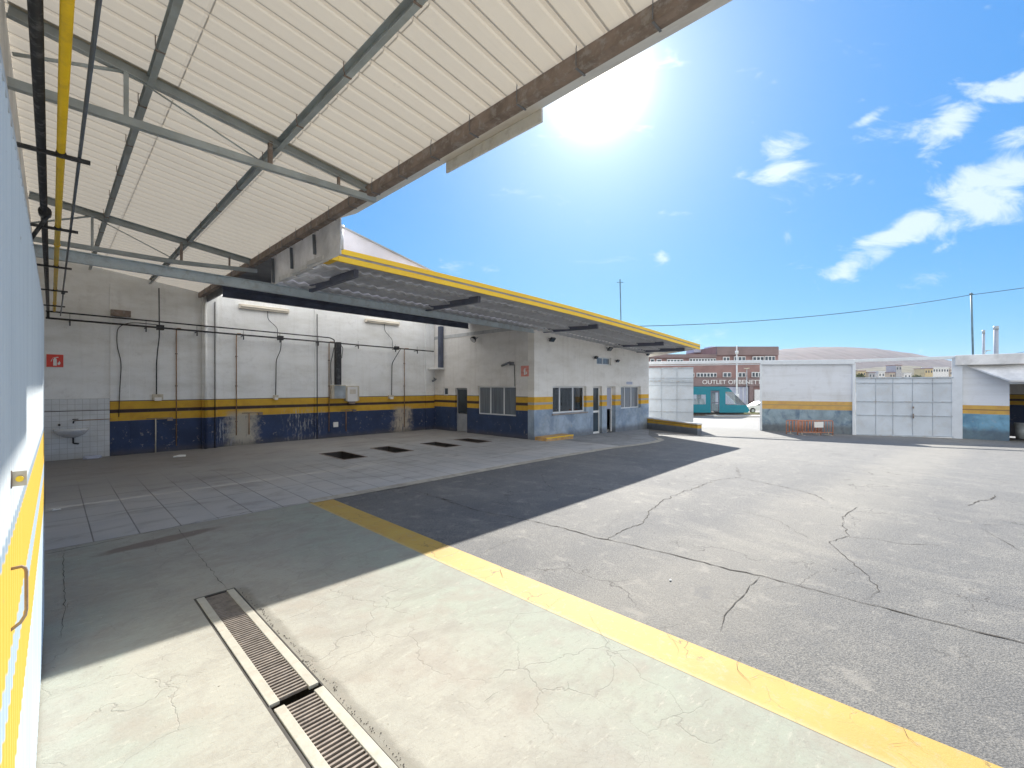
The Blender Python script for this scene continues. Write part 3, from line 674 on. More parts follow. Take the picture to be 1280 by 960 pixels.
# front beam of the back bay
def bz(x): return 4.27-.0155*x
mb = MB(); mb.cbeam((-.28, 10.9, bz(0)), (12.45, 10.9, bz(12.45)), .10, .20, .010, 1); mb.build('cross_beam', M['pale_steel'], shed)
# infill gable above the beam
mb = MB(); gy = 10.98
gt = lambda x: 6.42-.219*(x-3.3)
mb.prism([(3.52, gy, bz(3.5)+.11), (12.45, gy, bz(12.45)+.16), (12.45, gy, 4.99), (3.52, gy, 5.0)], (0, .12, 0)); mb.build('gable_panel', M['gable'], shed)
# ceiling sheets of the back bay and its dark blue framing
pc = corr([(0, 0), (.25, .02), (.5, .0), (.75, -.02)], .18, 3.55, 12.4)
mb = MB()
for (x0, h0), (x1, h1) in zip(pc, pc[1:]): mb.face([(x0, 14.68, 5.05+h0), (x1, 14.68, 5.05+h1), (x1, 17.45, 5.05+h1), (x0, 17.45, 5.05+h0)])
mb.build('ceiling', M['ceiling'], shed)
mb = MB(); mb.box(3.45, 12.55, 10.99, 14.62, 5.08, 5.10); mb.build('front_ceiling', M['steel_dark'], shed)
mb = MB(); mb.ibeam((3.36, 14.6, 4.625), (12.4, 14.6, 4.56), .12, .20); mb.box(3.36, 12.4, 14.63, 14.66, 4.66, 5.08); mb.build('rear_beam', M['navy'], shed)
mb = MB(); mb.bar((12.40, 16.55, 2.86), (12.40, 16.55, 4.74), .16, .2, (0,1,0)); mb.build('corner_column', M['navy'], shed)
mb = MB(); mb.box(12.1, 12.49, 16.4, 17.15, 2.78, 2.85); mb.build('ledge', M['white_plaster'], shed)
MB().box(3.47, 3.52, 14.66, 17.19, 4.72, 5.10).build('end_board', M['steel_dark'], shed)
# downpipes on the pilaster
mb = MB(); mb.tube([(3.44, BW-.20, 0), (3.44, BW-.20, 4.8)], .045, 12); mb.build('downpipe', M['wall_in'], shed)
for cx_, cy_ in ((3.70, .19), (7.04, .07)): MB().tube([(cx_, BW-cy_, 0), (cx_, BW-cy_, 4.75)], .014, 8).build('conduit', M['black'], shed)
mb = MB(); MB().box(3.50, 3.52, 7.55, 10.93, 4.30, 5.17).build('infill_panel', M['infill'], shed)
for yy in (8.6, 9.65): MB().box(3.492, 3.499, yy, yy+.03, 4.40, 5.05).build('seam_strip', M['pvc'], shed)
mb = MB(); mb.tube([(3.66, 7.9, 4.50), (3.66, 7.9, 4.90)], .06, 14); mb.tube([(3.66, 7.9, 4.88), (3.66, 7.9, 4.93)], .075, 14); mb.build('gutter_outlet', M['pvc'], shed)

# ------------------------------------------------------------------ sliding door on the left
door = thing('sliding_door', 'ribbed sheet metal sliding door painted white, yellow and pale blue, nearest to the camera', 'door', (-.08, 5.5, 0))
mb = MB(); xd = lambda y: -.078+.0065*(y-.5)
y = -3.0; L = []
while y < 5.46:
    for a, h in ((0, 0), (.045, 0), (.052, .004), (.066, .004), (.073, 0)): L.append((y+a, h))
    y += .078
for (y0, h0), (y1, h1) in zip(L, L[1:]):
    mb.face([(xd(y0)+h0, y0, .02), (xd(y1)+h1, y1, .02), (xd(y1)+h1, y1, 2.64), (xd(y0)+h0, y0, 2.64)])
mb.build('panel', M['door_paint'], door)
mb = MB(); mb.bar((xd(5.48)-.014, 5.48, .01), (xd(5.48)-.014, 5.48, 2.67), .035, .03, (1,0,0)); mb.bar((xd(-3)-.012, -3, 2.655), (xd(5.48)-.012, 5.46, 2.655), .03, .03); mb.build('frame', M['gate_frame'], door)
hy = 1.63; a = xd(hy)
mb = MB()
mb.tube([(a-.01, hy, 1.556), (a+.020, hy, 1.557), (a+.026, hy, 1.552), (a+.028, hy, 1.543), (a+.028, hy, 1.45), (a+.026, hy, 1.435), (a+.018, hy, 1.42), (a-.01, hy-.005, 1.40)], .0038, 10)
mb.build('handle', M['rust'], door)
mb = MB(); mb.box(a-.02, a+.030, 1.60, 1.603, 1.760, 1.796); mb.build('hasp', M['beige'], door, bevel=.0008)
mb = MB(); mb.box(a-.02, a+.006, 1.594, 1.599, 1.757, 1.799); mb.build('hinge_plate', M['rust'], door)
mb = MB(); mb.tube([(a+.018, 1.5925, 1.778), (a+.018, 1.5995, 1.778)], .007, 12); mb.build('padlock_eye', M['yellow'], door)

# ------------------------------------------------------------------ pipes along the left wall
ZP = 4.0
def bent(pts, r=.06, n=5):
    P = [Vector(p) for p in pts]; out = [P[0]]
    for i in range(1, len(P)-1):
        a, b, c = P[i-1], P[i], P[i+1]; d1 = (a-b).normalized(); d2 = (c-b).normalized(); rr_ = min(r, (a-b).length*.45, (c-b).length*.45)
        p0 = b+d1*rr_; p2 = b+d2*rr_
        for k in range(n+1):
            t = k/n; out.append(p0*(1-t)**2+b*2*t*(1-t)+p2*t*t)
    out.append(P[-1]); return out
mb = MB(); mb.tube([(.058, -2, ZP), (.058, 16.9, ZP)], .028, 14)
for yy in (2.55, 9.0, 15.3): mb.tube([(.058, yy-.03, ZP), (.058, yy+.03, ZP)], .034, 14)
yp = thing('gas_pipe', 'yellow painted gas pipe running high along the left wall', 'pipe', (.058, 5, ZP)); mb.build('pipe', M['yellow'], yp)
bp = thing('air_pipe', 'thick black pipe hugging the left wall behind the yellow pipe', 'pipe', (-.06, 5, ZP))
mb = MB(); mb.tube(bent([(-.058, -2, ZP), (-.058, 16.9, ZP), (-.058, 16.95, ZP-.2)], .05), .030, 12)
for yy in (7.35,): mb.tube([(-.05, yy-.07, ZP-.02), (-.05, yy+.07, ZP-.02)], .055, 12)
mb.build('pipe', M['black'], bp)
mb = MB(); mb.tube([(-.02, 7.3, ZP-.05), (-.17, 7.5, ZP-.33)], .02, 8); mb.build('elbow', M['black'], bp)
for yy in (2.75, 5.4, 7.95, 10.5, 13.1, 15.6):
    mb = MB(); mb.bar((-.29, yy, ZP-.036), (.24, yy, ZP-.036), .035, .03); mb.tube([(.058, yy-.02, ZP-.02), (.058, yy+.02, ZP-.02)], .034, 10); mb.build('bracket', M['black'], bp)
sp = thing('conduit_pipe', 'thin slate grey conduit parallel to the yellow pipe', 'pipe', (.17, 5, ZP))
mb = MB(); mb.tube(bent([(.172, -2, ZP), (.172, 13.2, ZP), (.172, 13.5, ZP-.12), (.172, 16.9, ZP-.12)], .08), .0125, 8); mb.build('pipe', M['bluegrey_pipe'], sp)
mb = MB(); mb.tube([(.172, 13.05, ZP-.06), (.172, 13.2, ZP-.06)], .03, 8); mb.build('valve', M['black'], sp)

# pipes along the back wall
uy = 16.95
pu_ = thing('upper_wall_pipe', 'upper of the two black pipes crossing the back wall, turning down to the cabinets', 'pipe', (4, uy, 3.9))
mb = MB(); mb.tube(bent([(-.1, uy, 3.98), (7.45, uy, 3.87), (7.62, uy, 3.80), (7.62, uy, 3.70)], .12), .021, 10); mb.build('pipe', M['black'], pu_)
pl_ = thing('lower_wall_pipe', 'lower of the two black pipes crossing the whole back wall', 'pipe', (4, uy, 3.7))
lz_ = lambda x: 3.80-.0150*x
mb = MB(); mb.tube([(-.1, uy, lz_(-.1)), (12.3, uy, lz_(12.3))], .026, 10); mb.build('pipe', M['black'], pl_)
for x in (.35, 1.95, 3.2, 4.5, 5.65, 7.0, 8.6, 10.3, 11.4):
    mb = MB(); mb.bar((x, BW, lz_(x)-.035), (x, uy-.05, lz_(x)-.035), .03, .03); mb.bar((x+.0, uy-.02, lz_(x)-.16), (x, uy-.02, lz_(x)-.03), .035, .03, (1,0,0)); mb.bar((x, uy, lz_(x)+.02), (x, uy, lz_(x)+.16), .008, .008, (1,0,0)); mb.build('bracket', M['black'], pl_)
for x, g in ((2.28, 1), (5.66, 1), (10.35, 0)):
    mb = MB(); mb.box(x-.09, x+.09, uy-.09, uy+.06, lz_(x)-.07, lz_(x)+.08); mb.build('junction_box', M['black'], pl_, bevel=.01)
# drops
def drop(name, label, pts, r, mat, box=None, bm_='beige', grp=None, rad=.12):
    t = thing(name, label, 'pipe' if 'pipe' in name else 'cable', pts[-1], grp)
    mb = MB(); mb.tube(bent(pts, rad), r, 8); mb.build('run', M[mat], t)
    if box:
        x, z, w, h = box; mb = MB(); mb.box(x-w/2, x+w/2, BW-.09, BW-.001, z-h/2, z+h/2); mb.build('outlet_box', M[bm_], t, bevel=.006)
        mb = MB(); mb.box(x-w*.32, x+w*.32, BW-.13, BW-.091, z-h*.7, z-h*.1); mb.build('socket', M['sign_white'] if bm_ == 'beige' else M['rust'], t, bevel=.004)
    return t
drop('power_drop_pipe', 'black conduit dropping from the lean-to roof to the socket left of the red-brown pipes', [(2.25, uy-.02, 4.95), (2.26, uy-.02, 3.8), (2.26, uy-.0, 3.45), (2.22, uy-.02, 3.1), (2.22, BW-.06, 2.7), (2.22, BW-.05, 1.75)], .016, 'black', (2.25, 1.68, .26, .16))
drop('hanging_cable', 'looping grey cable hanging left of the first socket drop', [(2.2, uy, 3.85), (1.6, uy, 3.86), (1.33, BW-.05, 3.72), (1.31, BW-.05, 3.2), (1.42, BW-.05, 2.7), (1.38, BW-.05, 1.9), (1.36, BW-.05, 1.12)], .011, 'black', rad=.3)
drop('power_drop_pipe', 'black conduit dropping to the socket between two brown pipes mid wall', [(5.70, uy, 3.68), (5.68, uy, 3.3), (5.60, BW-.04, 2.95), (5.58, BW-.04, 1.65)], .014, 'black', (5.58, 1.62, .16, .14))
drop('power_drop_pipe', 'black conduit dropping to the socket right of the metal cabinets', [(10.55, uy, 3.62), (10.40, uy, 3.4), (10.26, BW-.04, 3.0), (10.24, BW-.04, 1.6)], .016, 'black', (10.2, 1.55, .24, .14))
for x, z0, lab in ((2.71, .15, 'thin rusty pipe ending above the floor near the first socket'), (4.35, .35, 'thin rusty pipe above the peeled patch left of centre'), (7.51, .25, 'thin rusty pipe just left of the grey metal cabinets'), (10.88, .2, 'thin rusty pipe above the peeled patch at the right')):
    t = thing('rusty_pipe', lab, 'pipe', (x, BW, z0), 'rusty vertical pipes on the back wall')
    mb = MB(); mb.tube(bent([(x+.07, uy-.01, lz_(x)+.03), (x+.01, BW-.04, lz_(x)+.05), (x, BW-.035, lz_(x)-.05), (x, BW-.035, z0)], .05), .015, 8); mb.build('run', M['rust_pipe'], t)
    for zz in (3.0, 2.0, .8): MB().box(x-.03, x+.03, BW-.055, BW-.001, zz, zz+.03).build('clip', M['rust'], t)
for x, z0, z1, lab in ((2.2, 0, 1.02, 'pale stub pipe rising from the floor below the first socket'), (4.73, .35, 1.08, 'rusty stub pipe beside the large peeled patch'), (8.19, .2, 1.05, 'thin stub pipe under the white electrical box')):
    t = thing('stub_pipe', lab, 'pipe', (x, BW, z0))
    mb = MB(); mb.tube([(x, BW-.05, z0), (x, BW-.05, z1)], .017, 8); mb.build('run', M['rust_pipe'] if x > 3 else M['beige'], t)
    mb = MB(); mb.tube([(x-.22, BW-.05, z1+.01), (x+.35, BW-.05, z1+.01)], .012, 8); mb.box(x+.28, x+.42, BW-.08, BW-.02, z1-.08, z1+.02); mb.build('tap', M['rust'], t)
# duct and cabinets
duct = thing('cable_duct', 'thick black vertical duct dropping into the electrical cabinets', 'duct', (7.75, BW, 2.05))
mb = MB(); mb.box(7.66, 7.86, uy-.1, uy+.1, 2.06, 3.72); mb.build('duct', M['black'], duct, bevel=.01)
mb = MB(); mb.tube(bent([(7.6, uy-.02, 3.5), (7.55, uy-.05, 3.3), (7.56, BW-.06, 2.9), (7.58, BW-.06, 2.08)], .1), .013, 8); mb.tube(bent([(7.8, uy-.1, 3.66), (7.92, uy-.1, 3.5), (7.86, uy-.12, 3.1)], .06), .012, 8); mb.build('cable', M['black'], duct)
cab = thing('metal_cabinet', 'grey metal cabinet on the back wall under the black duct', 'cabinet', (7.85, BW, 1.55))
mb = MB(); mb.box(7.55, 8.10, BW-.22, BW-.001, 1.52, 2.05); mb.build('case', M['beige'], cab, bevel=.01)
mb = MB(); mb.box(7.64, 8.08, BW-.235, BW-.222, 1.55, 2.02); mb.build('door', M['pole'], cab, bevel=.004)
eb2 = thing('electrical_box', 'white electrical box with a paper notice right of the grey cabinet', 'electrical box', (8.35, BW, 1.4))
mb = MB(); mb.box(8.12, 8.68, BW-.19, BW-.001, 1.42, 2.02); mb.build('case', M['beige'], eb2, bevel=.012)
mb = MB(); mb.box(8.18, 8.60, BW-.205, BW-.192, 1.40, 1.98); mb.build('cover', M['sign_white'], eb2, bevel=.006)
mb = MB(); mb.box(8.27, 8.52, BW-.211, BW-.206, 1.70, 1.88); mb.build('notice', M['diffuser'], eb2)
mb = MB(); mb.box(8.25, 8.5, BW-.2, BW-.06, 1.30, 1.395); mb.build('cable_gland', M['rust'], eb2)
sw = tag(MB().box(7.68, 7.88, BW-.04, BW-.001, .40, .60).build('switch_plate', M['sign_white'], bevel=.01), 'small white square switch plate low on the navy wall band', 'switch')
# tube lights
for x0, x1, lab in ((4.42, 6.02, 'fluorescent tube light on the back wall, left one nearest the cross beam'), (9.0, 10.6, 'fluorescent tube light on the back wall, right one above the last socket')):
    t = thing('tube_light', lab, 'light', (x0, 16.8, 4.7), 'tube lights on the back wall'); zz = 4.72
    mb = MB(); mb.box(x0, x1, BW-.12, BW-.001, zz-.07, zz+.08); mb.build('housing', M['diffuser'], t, bevel=.008)
    mb = MB(); mb.tube([(x0+.05, BW-.13, zz), (x1-.05, BW-.13, zz)], .032, 12); mb.build('tube', M['diffuser'], t)
    mb = MB(); xm = (x0+x1)/2+.1; mb.tube(bent([(xm, BW-.03, zz-.05), (xm, BW-.05, zz-.35), (xm+.25, uy, lz_(xm)+.35), (xm+.25, uy, lz_(xm))], .1), .010, 8); mb.build('cable', M['black'], t)
tag(MB().box(1.18, 1.62, BW-.16, BW-.04, 4.02, 4.2).build('wall_vent_box', M['rust'], bevel=.01), 'small brown box high on the back wall above the tiled corner', 'box')
# fire sign
def sign(name, lab, o, ud, nd, w, h, mred, cat='sign'):
    t = thing(name, lab, cat, o); o = Vector(o); ud = Vector(ud); nd = Vector(nd)
    def slab(mb, pts, k, e=.004): mb.prism([o+ud*a+Vector((0,0,b))+nd*k for a, b in pts], nd*e)
    mb = MB(); slab(mb, [(-w/2,-h/2),(w/2,-h/2),(w/2,h/2),(-w/2,h/2)], .002, .006); mb.build('plate', M['sign_white'] if mred is M['red'] else mred, t)
    f = .47
    mb = MB(); slab(mb, [(-w*f,-h*f),(w*f,-h*f),(w*f,h*f),(-w*f,h*f)], .0085, .002); mb.build('field', mred, t)
    mb = MB(); q = w*.1
    slab(mb, [(-q,-h*.36),(q,-h*.36),(q,h*.12),(q*.4,h*.20),(-q*.4,h*.20),(-q,h*.12)], .011, .002)
    slab(mb, [(-q*1.0,h*.24),(q*1.9,h*.30),(q*1.9,h*.24),(-q*.2,h*.205)], .011, .002); slab(mb, [(-q*2.4,-h*.05),(-q*1.9,-h*.05),(-q*1.2,h*.22),(-q*.9,h*.27)], .011, .002)
    slab(mb, [(q*1.6,-h*.30),(q*2.7,-h*.30),(q*3.1,-h*.14),(q*2.3,h*.02),(q*2.2,-h*.1),(q*1.4,-h*.16)], .011, .002)
    mb.build('extinguisher_symbol', M['sign_white'], t)
sign('fire_extinguisher_sign', 'red square fire extinguisher sign on the wall above the tiled corner', (.07, BW-.002, 2.69), (1,0,0), (0,-1,0), .34, .36, M['red'])
# sink corner
sk = thing('wash_basin', 'grey ceramic wash basin mounted on the white tiles', 'sink', (.38, BW, .6))
mb = MB(); N = 10; rings = []
for z, s_, t_ in ((.86, 1.0, 1.0), (.79, 1.0, 1.0), (.70, .8, .82), (.63, .45, .5), (.60, .25, .3)):
    ring = []
    for k in range(N+1):
        a = math.pi*k/N; ring.append((.38-math.cos(a)*.35*s_, BW-.031-math.sin(a)**.6*.42*t_ if 0 < k < N else BW-.031, z))
    rings.append(ring)
for a, b in zip(rings, rings[1:]):
    for k in range(N): mb.face([a[k], a[k+1], b[k+1], b[k]], True)
top = rings[0]; inn = [(.38+(x-.38)*.84, BW-.05+(y-BW+.031)*.86, .85) for x, y, z in top]; bot = [(.38+(x-.38)*.5, BW-.1+(y-BW+.031)*.5, .74) for x, y, z in top]
for k in range(N): mb.face([top[k], top[k+1], inn[k+1], inn[k]]); mb.face([inn[k], inn[k+1], bot[k+1], bot[k]])
mb.face(bot); mb.face(rings[-1]); mb.build('basin', M['ceramic'], sk, merge=True)
mb = MB(); mb.tube(bent([(.42, BW-.06, .60), (.42, BW-.06, .44), (.52, BW-.06, .42), (.52, BW-.02, .42)], .03), .02, 8); mb.build('waste_pipe', M['black'], sk)
t = thing('water_tap', 'dark tap on a thin pipe above the wash basin', 'tap', (.4, BW, 1.05))
mb = MB(); mb.tube([(.42, BW-.055, 1.06), (1.2, BW-.055, 1.07)], .009, 8); mb.build('supply_pipe', M['rust_pipe'], t)
mb = MB(); mb.tube(bent([(.46, BW-.05, 1.06), (.42, BW-.16, 1.05), (.42, BW-.2, 1.0)], .04), .016, 8); mb.tube([(.40, BW-.1, 1.10), (.52, BW-.1, 1.10)], .012, 8); mb.build('spout', M['black'], t)
tag(MB().tube([(.15, BW-.12, .96), (.15, BW-.03, .96)], .028, 10).build('soap_knob', M['black']), 'small dark round knob on the tiles left of the tap', 'knob')

# inspection pits
for k, (a, b, c, d) in enumerate(PITS):
    t = thing('inspection_pit', ['first and largest looking open inspection pit, left end of the row of four', 'second open inspection pit from the left in the row of four', 'third open inspection pit from the left in the row of four', 'fourth inspection pit, nearest the office door'][k], 'pit', (a, c, 0), 'row of inspection pits')
    mb = MB(); w = .04
    mb.face([(a,c,-1.3),(b,c,-1.3),(b,d,-1.3),(a,d,-1.3)])
    for q in ([(a,c),(b,c)], [(b,c),(b,d)], [(b,d),(a,d)], [(a,d),(a,c)]): mb.face([(*q[0],-1.3), (*q[1],-1.3), (*q[1],-.001), (*q[0],-.001)])
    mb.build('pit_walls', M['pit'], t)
    mb = MB(); e = .035
    mb.box(a-e, b+e, c-e, c, -.02, .012); mb.box(a-e, b+e, d, d+e, -.02, .012); mb.box(a-e, a, c+.001, d-.001, -.02, .012); mb.box(b, b+e, c+.001, d-.001, -.02, .012); mb.build('rim', M['rust'], t)

# drain
dr = thing('drain_channel', 'long rusty slotted drain channel with pale metal rims in the concrete', 'drain', (1.1, 3, 0))
mb = MB(); mb.box(.93, 1.27, -6, 5.07, -.36, -.30); mb.box(.90, .95, -6, 5.10, -.30, -.0015); mb.box(1.262, 1.30, -6, 5.10, -.30, -.0015); mb.box(.951, 1.261, 5.045, 5.10, -.299, -.0015)
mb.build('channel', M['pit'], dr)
for y0, y1, sh in ((3.03, 5.04, 0), (-.4, 2.975, .008)):
    mb = MB(); mb.box(.948+sh, 1.010+sh, y0, y1, -.018, .006); mb.box(1.193+sh, 1.255+sh, y0, y1, -.018, .006)
    gr = mb.build('grate_frame', M['drain_frame'], dr, bevel=.003)
    mb = MB(); yy = y0+.03
    while yy < y1-.02:
        mb.hexa([(1.008+sh, yy, -.02), (1.195+sh, yy, -.02), (1.195+sh, yy+.010, -.02), (1.008+sh, yy+.010, -.02), (1.008+sh, yy-.001, .002), (1.195+sh, yy-.001, .002), (1.195+sh, yy+.012, .002), (1.008+sh, yy+.012, .002)])
        yy += .0345
    g = mb.build('slots', M['grate'], gr)

# ------------------------------------------------------------------ office building
off = thing('office_building', 'low white office with yellow stripes and faded blue base beside the workshop', 'building', (12.5, 10.95, 0))
FY = 10.95; SX = 12.5
fh = [(13.59-SX, 15.87-SX, .93, 2.0), (16.38-SX, 17.08-SX, -.5, 2.0), (17.48-SX, 18.22-SX, -.5, 2.0), (18.69-SX, 20.62-SX, .94, 2.0), (16.66-SX, 17.84-SX, 2.97, 3.3)]
mb = MB(); mb.wall((SX, FY, 0), (1,0,0), (0,1,0), 8.96, -.4, 4.17, .32, fh); mb.build('wall', M['wall_front'], off)
sh_ = [(11.89-FY-.32, 14.12-FY-.32, .84, 2.0), (14.80-FY-.32, 15.62-FY-.32, -.2, 1.93), (16.14-FY-.32, 16.49-FY-.32, 1.6, 1.95)]
mb = MB(); mb.wall((SX, FY+.321, 0), (0,1,0), (1,0,0), 17.3-FY-.32, -.2, 5.3, .25, sh_); mb.build('side_wall', M['wall_side'], off)
mb = MB(); mb.box(SX+.26, 21.4, 17.0, 17.2, -.3, 4.2); mb.box(21.2, 21.45, 11.28, 17.0, -.4, 4.15); mb.build('rear_wall', M['white_plaster'], off)
mb = MB(); mb.box(SX+.26, 21.19, 11.28, 16.99, -.15, -.02); mb.build('floor', M['inside'], off)
mb = MB(); mb.box(SX-.02, 21.46, 10.98, 17.3, 4.18, 4.32); mb.build('roof', M['canopy'], off)
def window(x0, x1, z0, z1, plane, axis, splits, mat, frame=.045, thick=.05, glass='glass', name='window'):
    mb = MB()
    def bx(m, a, b, c, d, t0, t1):
        if axis == 'x': m.box(a, b, plane+t0, plane+t1, c, d)
        else: m.box(plane+t0, plane+t1, a, b, c, d)
    bx(mb, x0+.001, x1-.001, z0+.001, z0+frame, 0, thick); bx(mb, x0+.001, x1-.001, z1-frame, z1-.001, 0, thick)
    for f in splits:
        xm = x0+(x1-x0)*f; lo = max(x0+.001, xm-frame/2); hi = min(x1-.001, xm+frame/2)
        if f == 0: lo, hi = x0+.001, x0+frame
        if f == 1: lo, hi = x1-frame, x1-.001
        bx(mb, lo, hi, z0+frame, z1-frame, .001, thick-.001)
    w = mb.build(name, mat, off)
    mb = MB(); bx(mb, x0+.01, x1-.01, z0+.02, z1-.02, thick*.45, thick*.45+.006); mb.build('pane', M[glass], w)
    return w
w = window(13.59, 15.87, .93, 2.0, FY+.14, 'x', (0, .27, .66, .99), M['alu'], .06)
mb = MB(); mb.box(13.53, 15.93, FY-.05, FY+.13, .87, .928); mb.build('sill', M['stripe_grey'], w)
window(18.69, 20.62, .94, 2.0, FY+.14, 'x', (0, .3, .62, 1), M['alu'], .05, glass='curtain')
window(16.66, 17.84, 2.97, 3.3, FY+.08, 'x', (0, .5, 1), M['alu'], .04, glass='curtain')
window(11.89, 14.12, .84, 2.0, SX+.08, 'y', (0, .33, .68, 1), M['alu'], .05, glass='curtain')
window(16.14, 16.49, 1.6, 1.95, SX+.05, 'y', (0, 1), M['alu'], .04, glass='glass_dark')
# doors
mb = MB(); dx0, dx1 = 16.38, 17.08; pd = FY+.14
mb.box(dx0, dx0+.06, pd, pd+.05, -.10, 2.0); mb.box(dx1-.06, dx1, pd, pd+.05, -.10, 2.0); mb.box(dx0+.061, dx1-.061, pd, pd+.05, 1.93, 1.999); mb.box(dx0+.061, dx1-.061, pd, pd+.05, .84, .93); mb.box(dx0+.061, dx1-.061, pd, pd+.05, -.10, .0)
d1 = mb.build('door', M['alu'], off); mb = MB(); mb.box(dx0+.03, dx1-.03, pd+.02, pd+.026, -.05, 1.97); mb.build('pane', M['glass_dark'], d1)
mb = MB(); mb.tube([(dx1-.10, pd-.04, .95), (dx1-.10, pd-.04, 1.15)], .012, 8); mb.build('handle', M['chrome'], d1)
mb = MB(); mb.box(17.48, 17.53, FY+.2, FY+.26, -.1, 2.0); mb.box(18.16, 18.22, FY+.2, FY+.26, -.1, 2.0); mb.box(17.531, 18.159, FY+.2, FY+.26, 1.93, 1.999); d2 = mb.build('door_frame', M['alu'], off)
mb = MB(); mb.box(17.535, 18.155, FY+.21, FY+.25, .95, 1.92); mb.build('pane', M['grey_panel'], d2)
mb = MB(); mb.box(SX+.1, SX+.15, 14.80, 14.87, 0, 1.93); mb.box(SX+.1, SX+.15, 15.55, 15.62, 0, 1.93); mb.box(SX+.1, SX+.15, 14.871, 15.549, 1.86, 1.93); d3 = mb.build('workshop_door', M['alu_dark'], off)
mb = MB(); mb.box(SX+.115, SX+.14, 14.87, 15.55, .84, 1.86); mb.build('upper_panel', M['glass_dark'], d3)
mb = MB(); mb.box(SX+.11, SX+.145, 14.87, 15.55, .02, .80); mb.build('lower_panel', M['alu_dark'], d3)

# ------------------------------------------------------------------ canopy
can = thing('canopy', 'long flat canopy with yellow fascia cantilevered in front of the office', 'canopy', (12, 8.1, 4.2))
ZF = [(3.72, 4.45), (5.0, 4.43), (7.25, 4.39), (9.2, 4.345), (11.18, 4.285), (13.5, 4.19), (16, 4.07), (18.5, 3.94), (20.86, 3.81)]
def zf(x):
    if x <= ZF[0][0]: return ZF[0][1]
    for (a, za), (b, zb) in zip(ZF, ZF[1:]):
        if x <= b: return za+(zb-za)*(x-a)/(b-a)
    a, za = ZF[-2]; b, zb = ZF[-1]; return zb+(zb-za)/(b-a)*(x-b)
CYF = 8.1
mb = MB()
def strip(mb, lo, hi, y0, y1):
    for (a, za), (b, zb) in zip(ZF, ZF[1:]):
        mb.hexa([(a,y0,za+lo),(b,y0,zb+lo),(b,y1,zb+lo),(a,y1,za+lo),(a,y0,za+hi),(b,y0,zb+hi),(b,y1,zb+hi),(a,y1,za+hi)])
strip(mb, -.115, -.012, CYF, CYF+.04); strip(mb, .03, .125, CYF-.012, CYF+.04)
mb.box(3.60, 3.715, CYF+.0, CYF+.4, 4.34, 4.55)
fa = mb.build('fascia', M['yellow_fascia'], can)
mb = MB(); strip(mb, -.0115, .0295, CYF-.004, CYF+.038); mb.build('fascia_stripe', M['stripe_grey'], fa)
# stepped corrugated sheets
def xend(y): return 20.86+(y-8.1)*.60
mb = MB()
rows = [(8.14, 8.95), (8.9, 9.75), (9.7, 10.5), (10.45, 10.95)]
for ri, (y0, y1) in enumerate(rows):
    base = -.035-.045*ri if ri else -.035
    x = 3.55; n = 6; pitch = .26; prev = None
    while x < 21.0:
        h = .022*math.cos(2*math.pi*(x-3.5)/pitch)
        cur = (x, zf(x)+base+h)
        if prev and not (cur[0] > SX and y0 > 20):
            a, b = prev, cur
            mb.face([(a[0], y0, a[1]), (b[0], y0, b[1]), (b[0], y1, b[1]+.052), (a[0], y1, a[1]+.052)])
            mb.face([(a[0], y0, a[1]), (b[0], y0, b[1]), (b[0], y0, b[1]+.05), (a[0], y0, a[1]+.05)])
        prev = cur; x += pitch/6
mb.build('corrugated_sheet', M['canopy_under'], can)
mb = MB(); mb.prism([(3.76, 8.42, 4.50), (6.6, 8.42, 4.42), (6.6, 8.42, 4.50), (4.13, 8.42, 5.05), (3.76, 8.42, 5.12)], (0, .05, 0)); mb.build('upstand_panel', M['gable'], can)
mb = MB(); mb.bar((3.76, 8.44, 5.14), (4.13, 8.44, 5.065), .09, .03); mb.bar((4.14, 8.44, 5.062), (6.6, 8.44, 4.515), .09, .03); mb.build('upstand_coping', M['canopy'], can)
mb = MB(); strip(mb, .055, .06, 8.15, 10.9); mb.build('top_deck', M['canopy_under'], can)  # unseen deck added to stop sun leaking through the sheet laps
mb = MB(); mb.hexa([(20.90, 8.14, 3.75), (22.9, 11.8, 3.60), (21.47, 11.8, 3.78), (21.47, 10.94, 3.84)] + [(20.90, 8.14, 3.86), (22.9, 11.8, 3.74), (21.47, 11.8, 3.90), (21.0, 10.94, 3.98)])
mb.build('end_soffit', M['gutter'], can)
for X in (4.3, 7.62, 10.35, 13.05, 15.6, 18.05, 20.2):
    if X in (10.35, 15.6): continue
    z0 = zf(X)-.13; mb = MB(); yt = 8.55
    zi = bz(X)+.12 if X < 12.4 else z0+.04
    mb.cbeam((X, yt, z0-.02), (X, 10.94 if X > 12.4 else 10.84, min(zi, z0+.06)), .09, .16, .01, 1); mb.box(X-.045, X+.045, yt-.006, yt-.0005, z0-.10, z0+.06)
    mb.build('arm', M['arm'], can, bevel=.003)
for yy, zz in ((8.56, 4.50), (9.71, 4.44), (10.82, 4.33)):
    mb = MB(); mb.bar((3.47, yy, zz), (3.455, yy, 4.87), .05, .035, (0,1,0)); mb.build('hanger', M['bluegrey_pipe'], can)
mb = MB()
for ri, (y0, y1) in enumerate(rows[:3]):
    mb.hexa([(3.485, y0+.1, 4.34-.02*ri), (3.62, y0+.1, 4.34-.02*ri), (3.62, y1+.02, 4.36-.02*ri), (3.485, y1+.02, 4.36-.02*ri), (3.485, y0+.1, 4.42-.02*ri), (3.62, y0+.1, 4.42-.02*ri), (3.62, y1+.02, 4.45-.02*ri), (3.485, y1+.02, 4.45-.02*ri)])
mb.build('edge_trim', M['white_plaster'], can)

